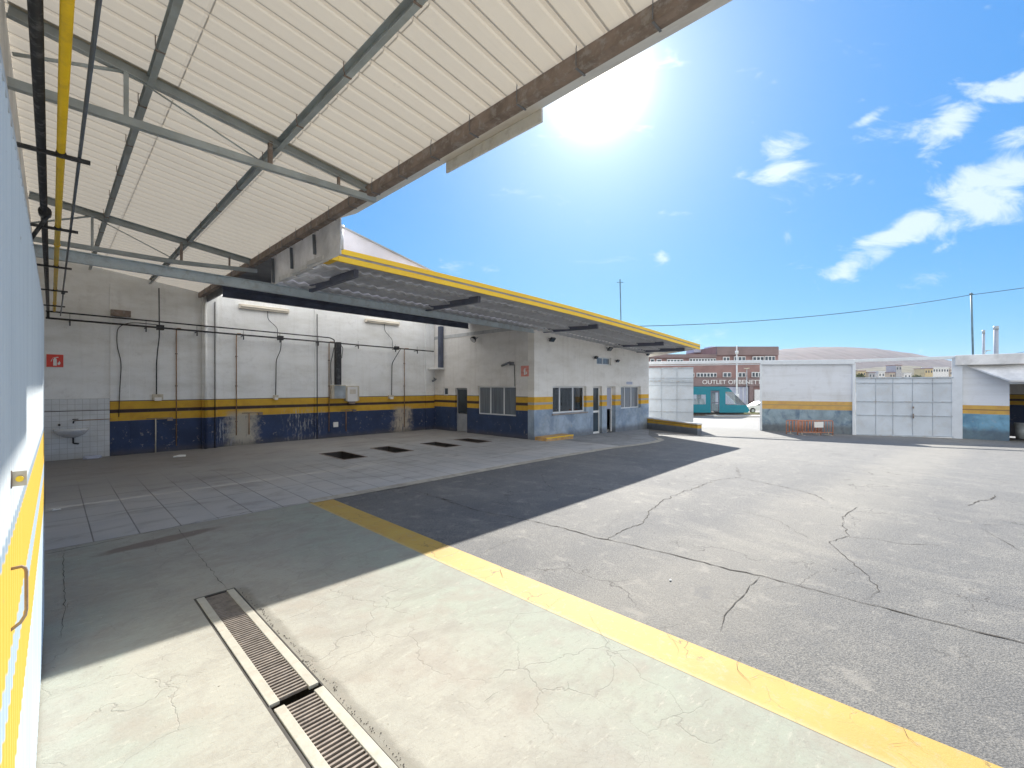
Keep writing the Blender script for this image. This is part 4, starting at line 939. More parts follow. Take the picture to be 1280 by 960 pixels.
# kerb platform in front of the office
st = thing('painted_step', 'low orange and yellow painted step below the first office window', 'step', (13.3, 10.6, 0))
mb = MB(); mb.box(12.52, 14.15, 10.38, 10.94, -.04, .13); mb.build('step', M['wood_kerb'], st, bevel=.012)
mb = MB(); mb.box(12.51, 14.16, 10.372, 10.379, .075, .085); mb.box(12.51, 14.16, 10.372, 10.379, .02, .03); mb.build('stripe', M['rust'], st)
mb = MB(); mb.box(12.515, 14.162, 10.370, 10.3785, .086, .122); mb.build('yellow_band', M['yellow'], st)

# floodlights
def flood(label, p, nd, s=1.0, grp='floodlights on the office walls', round_=False):
    t = thing('floodlight', label, 'light', p, grp); p = Vector(p); nd = Vector(nd); sd = nd.cross(Vector((0,0,1)))
    q = p+nd*.16*s-Vector((0,0,.04*s))
    mb = MB(); mb.bar(p, q, .03*s, .03*s); mb.build('bracket', M['black'], t)
    ax = (nd-Vector((0,0,.9))).normalized(); c = q+ax*.04
    if round_:
        mb = MB(); mb.tube([c-ax*.12, c-ax*.08, c, c+ax*.06], [.04, .09, .13, .135], 16); mb.build('housing', M['black'], t)
        mb = MB(); mb.tube([c+ax*.061, c+ax*.068], .115, 16); mb.build('lens', M['ceramic'], t)
    else:
        mb = MB(); mb.bar(c-ax*.05, c+ax*.02, .26*s, .18*s); mb.build('housing', M['black'], t, bevel=.01)
        mb = MB(); mb.bar(c+ax*.021, c+ax*.026, .22*s, .14*s); mb.build('lens', M['glass_dark'], t)
flood('round black floodlight with a bright lens on the shaded side wall', (SX, 14.12, 4.05), (-1,0,0), 1.2, None, True)
flood('black floodlight on the front wall nearest the office corner', (13.35, FY, 3.85), (0,-1,0), 1.0)
flood('black floodlight above the small high window, centre of the front wall', (17.44, FY, 3.74), (0,-1,0), 1.1)
flood('small black lamp just left of the small high window', (16.42, FY, 3.30), (0,-1,0), .7)
flood('small black lamp just right of the small high window', (18.20, FY, 3.22), (0,-1,0), .7)
flood('black lamp at the far end of the office front wall', (21.1, FY, 3.68), (0,-1,0), .8)
cm = thing('security_camera', 'small dark security camera with a wire above the workshop window', 'camera', (SX, 12.15, 2.85))
mb = MB(); mb.bar((SX, 12.1, 2.92), (SX-.18, 12.1, 2.9), .03, .03); mb.build('bracket', M['black'], cm)
mb = MB(); mb.tube([(SX-.12, 12.55, 2.82), (SX-.16, 12.05, 2.93)], .045, 12); mb.box(SX-.14, SX-.001, 11.98, 12.12, 2.82, 2.95); mb.build('housing', M['steel_dark'], cm)
mb = MB(); mb.tube([(SX-.02, 11.95, 2.85), (SX-.02, 11.93, 2.0)], .012, 6); mb.build('wire', M['black'], cm)
cm = thing('siren', 'small dark alarm bracket in the far corner of the workshop', 'alarm', (12.3, 17.1, 2.3))
mb = MB(); mb.bar((12.42, 16.95, 2.34), (12.1, 16.75, 2.24), .07, .06); mb.build('horn', M['steel_dark'], cm); mb = MB(); mb.tube([(12.45, 17.0, 2.3), (12.45, 17.15, 2.4)], .02, 8); mb.build('bracket', M['black'], cm)
sign('faded_wall_sign', 'faded red sign plate near the office corner on the side wall', (SX-.002, 11.42, 2.58), (0,-1,0), (-1,0,0), .40, .40, M['faded_red'])
tag(MB().box(19.2, 19.75, FY-.012, FY-.001, 2.10, 2.22).build('name_plate', M['grey_panel']), 'faint grey plate above the last office window', 'plate')
mb = MB(); mb.tube([(16.2, 14.6, 4.0), (16.2, 14.6, 6.9)], .028, 8)
am = thing('antenna_mast', 'slim dark antenna mast with a cross bar above the canopy', 'antenna', ony(777, 420, 14.6))
bpt = ony(777, 415, 14.6); tp = ony(775, 349, 14.6)
mb = MB(); mb.tube([(bpt.x, 14.6, 4.2), (tp.x, 14.6, tp.z)], .035, 8); mb.build('pole', M['pole_dark'], am)
mb = MB(); q = ony(775, 353, 14.6); mb.tube([(q.x-.15, 14.75, q.z), (q.x+.15, 14.45, q.z)], .02, 6); mb.build('crossbar', M['pole_dark'], am)

# ------------------------------------------------------------------ boundary: low wall, sliding gate leaf, wall, second gate, garage
lw = thing('low_wall', 'low wall with white top and yellow stripes beside the gate opening', 'wall', (20.4, 9.4, 0))
A = Vector((21.3, 10.95, 0)); B = Vector((19.92, 7.85, 0)); d = (B-A).normalized(); n = Vector((-d.y, d.x, 0))
if n.x < 0: n = -n
mb = MB(); mb.hexa([A+Vector((0,0,-.3)), B+Vector((0,0,-.3)), B+n*.25+Vector((0,0,-.3)), A+n*.25+Vector((0,0,-.3)), A+Vector((0,0,.36)), B+Vector((0,0,.30)), B+n*.25+Vector((0,0,.30)), A+n*.25+Vector((0,0,.36))]); mb.build('wall', M['low_wall'], lw, bevel=.01)
mb = MB(); mb.hexa([A-n*.02-d*.02+Vector((0,0,.362)), B-n*.02+d*.02+Vector((0,0,.302)), B+n*.27+d*.02+Vector((0,0,.302)), A+n*.27-d*.02+Vector((0,0,.362)), A-n*.02-d*.02+Vector((0,0,.41)), B-n*.02+d*.02+Vector((0,0,.35)), B+n*.27+d*.02+Vector((0,0,.35)), A+n*.27-d*.02+Vector((0,0,.41))]); mb.build('coping', M['white_plaster'], lw, bevel=.006)

def frame_on(a, b):
    a = Vector(a); b = Vector(b); ud = (b-a).normalized(); nd = Vector((ud.y, -ud.x, 0))
    if nd.dot(Vector((-1, 0, 0))) < 0: nd = -nd
    return a, ud, nd, (b-a).length
def gate(name, label, a, b, z0, z1, rails, posts, door=None, grp=None):
    a, ud, nd, L = frame_on(a, b); t = thing(name, label, 'gate', (a.x, a.y, z0), grp)
    mb = MB(); k = 0; p = lambda u, z, o=0: a+ud*u+nd*o+Vector((0,0,z))
    xs_ = [0]+list(posts)+[L]
    for u0, u1 in zip(xs_, xs_[1:]):
        zs_ = [z0]+list(rails)+[z1]
        for q0, q1 in zip(zs_, zs_[1:]):
            o = random.uniform(0, .006)
            mb.hexa([p(u0+.004, q0+.004, o), p(u1-.004, q0+.004, o), p(u1-.004, q0+.004, o-.02), p(u0+.004, q0+.004, o-.02), p(u0+.004, q1-.004, o), p(u1-.004, q1-.004, o), p(u1-.004, q1-.004, o-.02), p(u0+.004, q1-.004, o-.02)])
    mb.build('sheet', M['grey_gate'], t)
    mb = MB(); mb.bar(p(0, z0, .02), p(L, z0, .02), .05, .06); mb.bar(p(0, z1, .02), p(L, z1, .02), .05, .06)
    for z in rails: mb.bar(p(0, z, .02), p(L, z, .02), .03, .03)
    mb.build('frame', M['gate_frame'], t)
    mb = MB()
    for u in posts: mb.bar(p(u, z0, .014), p(u, z1, .014), .018, .02, nd)
    mb.build('post', M['gate_frame'], t)
    return t, p, L
g1, p_, L_ = gate('sliding_gate', 'pale blue sheet metal gate leaf slid open behind the low wall', (23.0, 12.0, 0), (24.02, 9.68, 0), .0, 3.0, (.62, 1.30, 2.05, 2.45), (.9, 1.7))
mb = MB(); mb.bar(p_(.02, 2.28, .05), p_(L_-.02, 2.28, .05), .06, .10); mb.build('lock_bar', M['gate_frame'], g1)
# boundary wall
WA = Vector((25.27, 6.7, 0)); WB = Vector((26.34, 3.06, 0)); WC = Vector((28.25, -.55, 0)); WD = Vector((28.3, -1.92, 0))
bwz = -.45
a, ud, nd, L = frame_on(WA, WB)
bt = thing('boundary_wall', 'tall white boundary wall with ochre stripe and mottled blue base behind the barrier', 'wall', (WA.x, WA.y, -.25))
mb = MB(); mb.wall(WA, ud, -nd, L, bwz, 3.10, .3); mb.build('wall', M['wall_bound'], bt)
mb = MB(); mb.bar(WA+Vector((0,0,3.22))-nd*.12-ud*.05, WB+Vector((0,0,3.15))-nd*.12+ud*.02, .46, .22); mb.build('coping', M['white_beam'], bt, bevel=.015)
mb = MB(); mb.bar(WA+nd*.02-ud*.03+Vector((0,0,-.3)), WA+nd*.02-ud*.03+Vector((0,0,3.1)), .1, .1, nd); mb.bar(WB+nd*.03+Vector((0,0,-.3)), WB+nd*.03+Vector((0,0,3.1)), .12, .1, nd); mb.build('post', M['white_beam'], bt)
for x, lab in ((0, 0),):
    mb = MB(); mb.bar(Vector((22.9, 12.2, 3.29)), WA+Vector((0,0,3.27)), .18, .16); mb.bar(Vector((22.9, 12.2, 3.15)), WA+Vector((0,0,3.14)), .06, .04); tag(mb.build('gate_track_beam', M['white_beam'], bevel=.01), 'white steel beam spanning the open gateway', 'beam')
g2, p_, L_ = gate('closed_gate', 'long closed pale blue metal gate between boundary wall and garage', WB+Vector((.05, -.08, 0)), WC, -.27, 2.40, (.66, 1.30, 2.16), (.78, 1.45, 2.2, 2.95), None)
mb = MB(); mb.box(0, 0, 0, 0, 0, 0) if False else None
mb.bar(p_(2.2, .55, .06), p_(2.2, .75, .06), .05, .08, (1,0,0)); mb.bar(p_(2.2, 1.0, .06), p_(2.2, 1.08, .06), .05, .08, (1,0,0)); mb.build('lock', M['rust'], g2)
mb = MB(); mb.bar(WB+Vector((0,0,3.20)), WC+Vector((0,0,3.30)), .16, .14); tag(mb.build('gate_header_beam', M['white_beam'], bevel=.01), 'pale steel beam above the long closed gate', 'beam')
# garage
gb = thing('garage_building', 'white flat roofed garage with yellow stripe and blue base at the right edge', 'building', (28.3, -.6, -.3))
gm = painted_wall('garage_wall_paint', (.80, .83, .88), (.20, .40, .54), (.35, .2, .08), yellow=(.72, .45, .10), z0=.79, z1=.95, z2=1.0, z3=1.17, mott=.5, streak=.12, top=False); M['wall_garage'] = gm
mb = MB(); mb.wall((28.3, -.55, 0), (0,-1,0), (1,0,0), 12, -.5, 3.05, .3, [(1.45, 7.0, -.4, 2.10)]); mb.build('wall', gm, gb)
mb = MB(); mb.bar((28.24, -.42, -.4), (28.24, -.42, 3.3), .34, .34, (1,0,0)); mb.build('pillar', M['white_beam'], gb, bevel=.01)
mb = MB(); mb.box(27.9, 36, -13, -.35, 2.94, 3.38); mb.build('roof_slab', M['white_plaster'], gb, bevel=.02)
mb = MB(); mb.prism([(28.28, -.75, 2.93), (28.28, -8, 2.93), (27.3, -8, 2.25), (27.3, -1.95, 2.25)], (0, 0, -.06)); mb.build('awning', M['white_plaster'], gb)
mb = MB(); mb.wall((33.5, -13, 0), (0,1,0), (1,0,0), 12.6, -.5, 2.93, .2); mb.wall((28.61, -.6, 0), (1,0,0), (0,1,0), 5, -.5, 2.93, .2); mb.wall((28.61, -12.8, 0), (1,0,0), (0,1,0), 4.8, -.5, 2.93, .2); mb.build('inner_wall', M['wall_side'], gb)
bn = thing('waste_bin', 'pale grey plastic bin standing in the garage opening', 'bin', (29.3, -2.4, -.34))
c0 = G(1279, 549, -.34); mb = MB(); mb.tube([(c0.x+.3, c0.y, -.34), (c0.x+.3, c0.y, .30)], [.20, .25], 16); mb.build('body', M['pole'], bn); mb = MB(); mb.tube([(c0.x+.3, c0.y, .301), (c0.x+.3, c0.y, .36)], [.27, .25], 16); mb.build('rim', M['pole'], bn)

# crowd barriers
def barrier(label, pa, pb, h, nb, grp, plate=False, fill=False):
    a, ud, nd, L = frame_on(pa, pb); t = thing('crowd_barrier', label, 'barrier', (a.x, a.y, a.z), grp); z0 = a.z
    p = lambda u, z, o=0: Vector((a.x, a.y, 0))+ud*u+nd*o+Vector((0,0,z0+z))
    mb = MB(); mb.tube(bent([p(0, .0), p(0, h), p(L, h), p(L, .0)], .08), .022, 8); mb.tube([p(0, .14), p(L, .14)], .018, 8); mb.build('frame', M['barrier'], t)
    mb = MB()
    for k in range(1, nb): mb.tube([p(L*k/nb, .14), p(L*k/nb, h-.02)], .012 if not fill else .03, 6)
    mb.build('bar_infill', M['barrier'], t)
    for u in (.12*L, .88*L):
        mb = MB(); mb.bar(p(u, .02, -.25), p(u, .02, .25), .04, .03); mb.tube([p(u, .03), p(u, .16)], .018, 6); mb.build('foot', M['beige'], t)
    if plate: mb = MB(); mb.hexa([p(L*.46, h*.55, .03), p(L*.72, h*.55, .03), p(L*.72, h*.55, .035), p(L*.46, h*.55, .035), p(L*.46, h*.93, .03), p(L*.72, h*.93, .03), p(L*.72, h*.93, .035), p(L*.46, h*.93, .035)]); mb.build('plate', M['sign_white'], t)
ba = G(983, 543, -.25); bb_ = G(1026, 543.5, -.25); bc = G(997, 544.5, -.25); bd = G(1041, 544.5, -.25)
barrier('orange-brown crowd barrier with dense bars leaning nearest the gateway', ba, bb_, .66, 11, 'crowd barriers', False, True)
barrier('orange-brown crowd barrier with open bars and a white plate', bc, bd, .68, 13, 'crowd barriers', True)

# ------------------------------------------------------------------ tram
tr = thing('tram', 'teal low-floor tram passing beyond the gateway', 'tram', VR(52.4, 20, ZS))
tz = ZS+.2; l1 = (928-640)*52/557.7   # nose position
def TP(l, z, d): return VR(d, l, ZS+z)
prof = [(l1-30, .35), (l1-1.2, .30), (l1+.25, .35), (l1+.42, .62), (l1+.15, 1.05), (l1-1.7, 2.95), (l1-2.2, 3.22), (l1-2.8, 3.32), (l1-30, 3.32)]
# body skin with real openings for windows and doors
def side(dd, dt):
    mb = MB(); zs = [.32, .55, 1.15, 1.25, 2.35, 2.45, 3.32]
    return mb
mb = MB()
wins = []
# side split into boxes between openings
dn, df = 51.2, 53.8
def tb(l0, l1_, z0, z1, m=0):
    for d0, d1 in ((dn, dn+.06), (df-.06, df)):
        mb.hexa([TP(l0,z0,d0), TP(l1_,z0,d0), TP(l1_,z0,d1), TP(l0,z0,d1), TP(l0,z1,d0), TP(l1_,z1,d0), TP(l1_,z1,d1), TP(l0,z1,d1)])
doorL0, doorL1 = l1-4.05, l1-3.05; w0, w1 = l1-9.0, l1-4.6
tb(w0-4, w0, .35, 2.9); tb(w0, w1, .35, 1.30); tb(w0, w1, 2.42, 2.9); tb(w1, doorL0, .35, 2.9); tb(doorL1, l1-2.35, .35, 2.9); tb(l1-30, w0-4, .35, 2.9)
tb(w0-4, l1-2.0, 2.901, 3.2); tb(l1-30, w0-4, 2.901, 3.2)
for d0, d1 in ((dn, dn+.06), (df-.06, df)):
    mb.prism([TP(l1-2.35,.35,d0), TP(l1+.2,.35,d0), TP(l1+.42,.62,d0), TP(l1+.12,1.15,d0), TP(l1-.0,1.22,d0), TP(l1-2.35,1.22,d0)], (V2*(d1-d0)))
    mb.prism([TP(l1-2.35,2.75,d0), TP(l1-1.55,2.75,d0), TP(l1-1.95,3.199,d0), TP(l1-2.35,3.199,d0)], (V2*(d1-d0)))
mb.prism([TP(l1-30,3.21,dn), TP(l1-2.0,3.21,dn), TP(l1-2.5,3.34,dn), TP(l1-30,3.34,dn)], V2*(df-dn))
mb.prism([TP(l1-.3,.35,dn+.07), TP(l1+.2,.35,dn+.07), TP(l1+.42,.62,dn+.07), TP(l1+.12,1.15,dn+.07), TP(l1-.2,1.1,dn+.07)], V2*(df-dn-.14))
mb.build('body', M['teal'], tr)
mb = MB(); mb.box(0,0,0,0,0,0) if False else None
mb.hexa([TP(l1-30,.22,dn+.1), TP(l1-.2,.22,dn+.1), TP(l1-.2,.22,df-.1), TP(l1-30,.22,df-.1), TP(l1-30,.40,dn+.1), TP(l1-.2,.40,dn+.1), TP(l1-.2,.40,df-.1), TP(l1-30,.40,df-.1)]); mb.build('floor', M['tyre'], tr)
mb = MB(); mb.hexa([TP(w0,1.3,dn+.02), TP(w1,1.3,dn+.02), TP(w1,1.3,dn+.03), TP(w0,1.3,dn+.03), TP(w0,2.42,dn+.02), TP(w1,2.42,dn+.02), TP(w1,2.42,dn+.03), TP(w0,2.42,dn+.03)]); mb.build('window', M['glass_tram'], tr)
mb = MB(); mb.prism([TP(l1-2.2,1.24,dn+.01), TP(l1-.08,1.24,dn+.01), TP(l1-1.5,2.72,dn+.01), TP(l1-2.2,2.72,dn+.01)], V2*.02); mb.build('cab_window', M['glass_tram'], tr)
mb = MB(); mb.prism([TP(l1+.10,1.18,dn+.1), TP(l1-1.95,3.18,dn+.1), TP(l1-1.97,3.16,dn+.1), TP(l1+.06,1.18,dn+.1)], V2*(df-dn-.2)); mb.build('windscreen', M['glass_tram'], tr)
mb = MB(); 
for q0, q1 in ((1.55, 2.6), (.5, 1.45)): mb.hexa([TP(doorL0+.12,q0,dn+.02), TP(doorL1-.12,q0,dn+.02), TP(doorL1-.12,q0,dn+.03), TP(doorL0+.12,q0,dn+.03), TP(doorL0+.12,q1,dn+.02), TP(doorL1-.12,q1,dn+.02), TP(doorL1-.12,q1,dn+.03), TP(doorL0+.12,q1,dn+.03)])
dd_ = mb.build('door_glass', M['glass_tram'], tr)
mb = MB()
for l in (doorL0+.05, doorL1-.05): mb.bar(TP(l,.4,dn+.04), TP(l,2.75,dn+.04), .1, .08, V2)
mb.bar(TP(doorL0,1.5,dn+.045), TP(doorL1,1.5,dn+.045), .06, .09); mb.bar(TP(doorL0,2.75,dn+.045), TP(doorL1,2.75,dn+.045), .06, .2); mb.build('door', M['arm'], tr)
mb = MB()
for k in range(6):
    l = w0+.3+k*.8; mb.hexa([TP(l,.9,dn+.6), TP(l+.4,.9,dn+.6), TP(l+.4,.9,dn+1.5), TP(l,.9,dn+1.5), TP(l,1.9,dn+.6), TP(l+.15,1.9,dn+.6), TP(l+.15,1.9,dn+1.5), TP(l,1.9,dn+1.5)])
mb.build('seat', M['white_trim'], tr)

# ------------------------------------------------------------------ car
car = thing('parked_car', 'white hatchback car partly hidden behind the boundary wall beside the tram', 'car', VR(57.5, 34, ZS))
c0 = (928.5-640)*57/557.7
cp = lambda l, z, d: VR(d, c0+l, ZS+z)
sil = [(0.05, .30), (-.02, .55), (.10, .78), (.55, .90), (1.25, 1.02), (1.95, 1.42), (2.5, 1.52), (3.3, 1.48), (3.95, 1.18), (4.15, .85), (4.12, .35)]
def arch(cx, r, z=.32): return [(cx+r*math.cos(a), z+r*math.sin(a)) for a in [math.pi*k/8 for k in range(9)]]
lowl = [(4.12, .30)]+arch(3.35, .36)+arch(.85, .36)
poly = sil[:-1]+lowl
mb = MB(); mb.prism([cp(l, z, 56.2) for l, z in poly], V2*1.7); body = mb.build('body', M['white_paint'], car)
mb = MB(); mb.prism([cp(l, z, 56.185) for l, z in [(1.32, .98), (1.98, 1.36), (2.5, 1.44), (2.55, .98)]], V2*.01); mb.prism([cp(l, z, 56.185) for l, z in [(2.62, .98), (2.6, 1.44), (3.25, 1.40), (3.7, 1.15), (3.72, .98)]], V2*.01); mb.build('side_window', M['glass_dark'], car)
for cx in (.85, 3.35):
    mb = MB(); mb.tube([cp(cx, .31, 56.19), cp(cx, .31, 56.42)], .31, 20); w_ = mb.build('wheel', M['tyre'], car); mb = MB(); mb.tube([cp(cx, .31, 56.175), cp(cx, .31, 56.188)], .2, 14); mb.build('rim', M['pole'], w_)
mb = MB(); mb.hexa([cp(.02,.62,56.25), cp(.3,.72,56.19), cp(.3,.72,56.5), cp(.0,.62,56.5), cp(.02,.75,56.25), cp(.32,.84,56.19), cp(.3,.84,56.5), cp(.0,.75,56.5)]); mb.build('headlight', M['chrome'], car)

# ------------------------------------------------------------------ far building
S = 85/557.7
FB = thing('commercial_building', 'three storey red-brown commercial block with ribbon windows and white rooftop lettering band', 'building', VR(85, 36, ZS))
fl = lambda px_: (px_-640)*S
fz = lambda py_: 2+(483-py_)*S
def fbox(mb, xa, xb, ya, yb, d0=85.0, d1=None):
    d1 = d1 or d0+.3; za, zb = sorted((fz(ya), fz(yb)))
    mb.hexa([VR(d0,fl(xa),za), VR(d0,fl(xb),za), VR(d1,fl(xb),za), VR(d1,fl(xa),za), VR(d0,fl(xa),zb), VR(d0,fl(xb),zb), VR(d1,fl(xb),zb), VR(d1,fl(xa),zb)])
mb = MB(); fbox(mb, 780, 896, 443.5, 509, 85.3, 100); fbox(mb, 896, 974, 433, 509, 85.3, 100); mb.build('wall', M['brick'], FB)
mb = MB(); fbox(mb, 896, 973, 433.3, 443.8, 84.9, 85.29); fbox(mb, 780, 895.5, 442.8, 447.2, 84.9, 85.29); mb.build('parapet', M['brick2'], FB)
mb = MB(); fbox(mb, 886, 932, 432.5, 437, 92, 96); fbox(mb, 908, 914, 429, 433, 92, 95); mb.build('roof_plant_room', M['grey_panel'], FB)
mb = MB(); fbox(mb, 780, 975, 472.6, 482.6, 84.7, 85.29); mb.build('sign_band', M['brick2'], FB)
mb = MB(); fbox(mb, 780, 935, 483.5, 508, 84.95, 85.29); mb.build('ground_floor_panel', M['grey_panel'], FB)
for px_ in (923, 928, 933):
    mb = MB(); fbox(mb, px_, px_+.7, 484, 508, 84.85, 84.95); mb.build('panel_rib', M['white_trim'], FB)
mb = MB(); fbox(mb, 936, 941, 482.7, 502, 84.8, 85.29); mb.build('pillar', M['brick2'], FB)
mb = MB(); fbox(mb, 943, 960, 487, 503, 84.95, 85.29); mb.build('shop_window', M['white_trim'], FB)
rowsW = [(813, 818, 448.5, 453.5), (821, 827, 449, 453.5), (834, 854, 449, 453), (862, 895, 448, 453), (904, 912, 446, 453), (918, 932, 445.5, 453), (941, 955, 445.5, 453), (956, 969, 445, 453),
         (871, 896, 466, 471.5), (904, 914, 465.5, 471.5), (923, 932, 465.5, 471.5), (940, 972, 465, 471.5), (845, 868, 466, 471.5)]
for a, b, c, d_ in rowsW:
    mb = MB(); fbox(mb, a, b, c, d_, 85.0, 85.25); w_ = mb.build('window', M['white_trim'], FB)
    mb = MB(); n = max(1, int((b-a)/3.6)); st_ = (b-a)/n
    for k in range(n): fbox(mb, a+k*st_+.7, a+(k+1)*st_-.7, c+.9, d_-.7, 84.95, 84.99)
    mb.build('pane', M['glass_dark'], w_)
cu = bpy.data.curves.new('wall_lettering', 'FONT'); cu.body = 'OUTLET OF BENETTON'; cu.size = 1.0; cu.extrude = .04; cu.align_x = 'LEFT'
to = bpy.data.objects.new('lettering', cu); C.objects.link(to); bpy.context.view_layer.update()
dg = bpy.context.evaluated_depsgraph_get(); me = bpy.data.meshes.new_from_object(to.evaluated_get(dg)); bpy.data.objects.remove(to)
xsv = [v.co.x for v in me.vertices]; wtx = max(xsv)-min(xsv); hh = max(v.co.y for v in me.vertices)
target = fl(962)-fl(876.6); sx = target/wtx; sy = .78/hh
for v in me.vertices:
    x, y, z = v.co; q = VR(84.62-z, fl(876.6)+x*sx, fz(480.1)+y*sy); v.co = q
me.materials.clear(); me.materials.append(M['sign_white'])
lo = bpy.data.objects.new('lettering', me); C.objects.link(lo); lo.parent = FB; lo.matrix_parent_inverse = Matrix.Translation(-BASE[FB.name])

# street lamps and poles
lp = thing('street_lamp', 'tall white street pole rising in front of the red-brown building', 'street lamp', VR(60, fl(921)*60/85, ZS))
dd = 60; L0 = (921-640)*dd/557.7; zt = 2+(483-432)*dd/557.7
mb = MB(); mb.tube([VR(dd, L0, ZS), VR(dd, L0, 3.5), VR(dd, L0, zt)], [.11, .10, .07], 10); mb.build('pole', M['white_trim'], lp); mb = MB(); mb.tube([VR(dd, L0, zt-1.1), VR(dd, L0, zt-.7)], .22, 10); mb.tube([VR(dd, L0, .6), VR(dd, L0, 1.0)], .24, 10); mb.build('bracket', M['white_trim'], lp)
lp = thing('street_lamp', 'shorter grey street lamp with a flat head right of the white pole', 'street lamp', VR(60, 31.5, ZS))
L0 = (933.5-640)*dd/557.7; zt = 2+(483-461)*dd/557.7
mb = MB(); mb.tube([VR(dd, L0, ZS), VR(dd, L0, zt)], [.07, .05], 8); mb.build('pole', M['pole'], lp); mb = MB(); mb.bar(VR(dd, L0-.35, zt+.03), VR(dd, L0+.3, zt+.08), .25, .1); mb.build('lamp_head', M['beige'], lp)
# pole carrying the overhead cable
up = thing('utility_pole', 'slim pole behind the garage carrying the overhead cable', 'pole', (0,0,0)); dpole = 30
mb = MB(); mb.tube([ond(1217, 470, dpole), ond(1214, 366, dpole)], .055, 8); mb.build('pole', M['pole_dark'], up); mb = MB(); q = ond(1214, 367.5, dpole); mb.tube([q-R2*.1, q+R2*.1], .05, 6); mb.build('cap', M['pole_dark'], up)
mb = MB(); A_ = ony(782, 408, 14.0); B_ = ond(1214, 368.5, dpole); C_ = ond(1320, 354, 27)
def sag(a, b, s, n=24): return [a.lerp(b, k/n)-Vector((0,0,s*4*(k/n)*(1-k/n))) for k in range(n+1)]
mb.tube(sag(A_, B_, .45)+sag(B_, C_, .02, 6)[1:], .022, 6); tag(mb.build('overhead_cable', M['wire']), 'dark overhead cable sagging from the office roof to the slim pole', 'cable')
mb = MB(); mb.tube(sag(ond(1225, 447, 60), ond(1330, 430, 60), .2), .03, 6); tag(mb.build('distant_cable', M['wire']), 'thin distant cable near the two chimneys at the right', 'cable')
for px_, y0, y1, w, lab in ((1229.5, 413, 452, 2.6, 'shorter slender grey chimney behind the garage roof'), (1245, 408, 452, 4.6, 'taller thick grey chimney behind the garage roof')):
    t = thing('chimney', lab, 'chimney', ond(px_, 480, 120), 'distant chimneys behind the garage'); s_ = 120/557.7
    mb = MB(); mb.tube([ond(px_, 490, 120), ond(px_, y0, 120)], w*s_/2, 14); mb.build('stack', M['chimney'], t)
    mb = MB(); mb.tube([ond(px_, y0+4, 119.9), ond(px_, y0-.4, 119.9)], w*s_/2*1.12, 14); mb.build('collar', M['pole'], t)
t = thing('street_lamp', 'small street lamp arm visible between the two chimneys', 'street lamp', ond(1232, 460, 90))
mb = MB(); mb.tube(bent([ond(1230.5, 470, 90), ond(1230.5, 441, 90), ond(1234, 438.5, 90)], .3), .07, 8); mb.build('pole', M['pole'], t); mb = MB(); mb.bar(ond(1233, 438.3, 90), ond(1238, 437.8, 90), .3, .14); mb.build('lamp_head', M['beige'], t)

# ------------------------------------------------------------------ hill and hillside houses
def m_hill():
    m, t, b = newmat('dry_hill'); p = t.pos()
    n = t.noise(p, .006, 8, .65); c = t.mix(t.ramp(n, .35, .65), (.075, .055, .056), (.125, .09, .078))
    c = t.mix(t.ramp(t.noise(p, .03, 7, .7), .5, .7, 0, .6), c, (.07, .07, .055))
    t.put(b.inputs['Base Color'], c); b.inputs['Roughness'].default_value = .95; return m
M['hill'] = m_hill()
def hill(name, dist, prof, depth, mat):
    mb = MB(); n = len(prof); rows = 26; s_ = dist/557.7; grid = []
    r2 = random.Random(5)
    for j in range(rows+1):
        t = j/rows*2-1; dd = dist+t*depth; row = []
        for i, (px_, py_) in enumerate(prof):
            h = (483-py_)*s_*math.cos(t*math.pi/2)**1.1
            row.append(VR(dd, (px_-640)*s_, -1.5+h+(3.5 if abs(t) < .98 else 0)*0+r2.uniform(-.012, .012)*h))
        grid.append(row)
    for a, b in zip(grid, grid[1:]):
        for i in range(n-1): mb.face([a[i], a[i+1], b[i+1], b[i]])
    tag(mb.build(name, mat, merge=True), kind='structure')
import bisect
def dens(P, step):
    out = []; x = P[0][0]
    while x <= P[-1][0]:
        i = min(max(bisect.bisect([p[0] for p in P], x)-1, 0), len(P)-2); (a, ya), (b, yb) = P[i], P[i+1]; t = (x-a)/(b-a); t = t*t*(3-2*t)*.3+t*.7
        out.append((x, ya+(yb-ya)*t+.35*math.sin(x*.7)*math.sin(x*.23))); x += step
    return out
hill('hill', 1500, dens([(600, 483), (760, 470), (850, 452), (930, 440), (974, 436), (1000, 434), (1030, 433.3), (1060, 435), (1085, 439), (1110, 445.5), (1130, 450.5), (1160, 458), (1200, 467), (1260, 480), (1300, 483)], 4), 500, M['hill'])
hill('foothill', 700, dens([(980, 483), (1030, 470), (1070, 460), (1110, 455), (1150, 457), (1180, 461), (1230, 470), (1300, 476), (1380, 483)], 4), 200, simple('olive_foothill', (.10, .09, .055), .95, var=.3, scale=.02, bump=0))
hw = [simple('house_ochre', (.62, .50, .28), .8), simple('house_white', (.78, .77, .74), .8), simple('house_grey', (.45, .45, .46), .8), simple('house_sand', (.55, .47, .38), .8)]
hs = [(1072, 1082, 464, 474, 0, 'low ochre house above the left end of the closed gate'), (1086, 1094, 466, 474, 2, 'small grey house second from the left above the gate'), (1098, 1106, 465, 474, 1, 'small white house third from the left above the gate'), (1120, 1127, 457, 474, 2, 'narrow grey tower block above the middle of the gate'),
      (1112, 1119, 466, 474, 3, 'small sand coloured house left of the grey tower block'), (1130, 1139, 467, 474, 1, 'low white house right of the grey tower block'), (1156, 1166, 461, 474, 0, 'tall ochre house left of the large white one'), (1166, 1186, 459.5, 474, 1, 'large white flat roofed house near the garage'), (1187, 1198, 463, 474, 3, 'sand coloured house beside the garage pillar')]
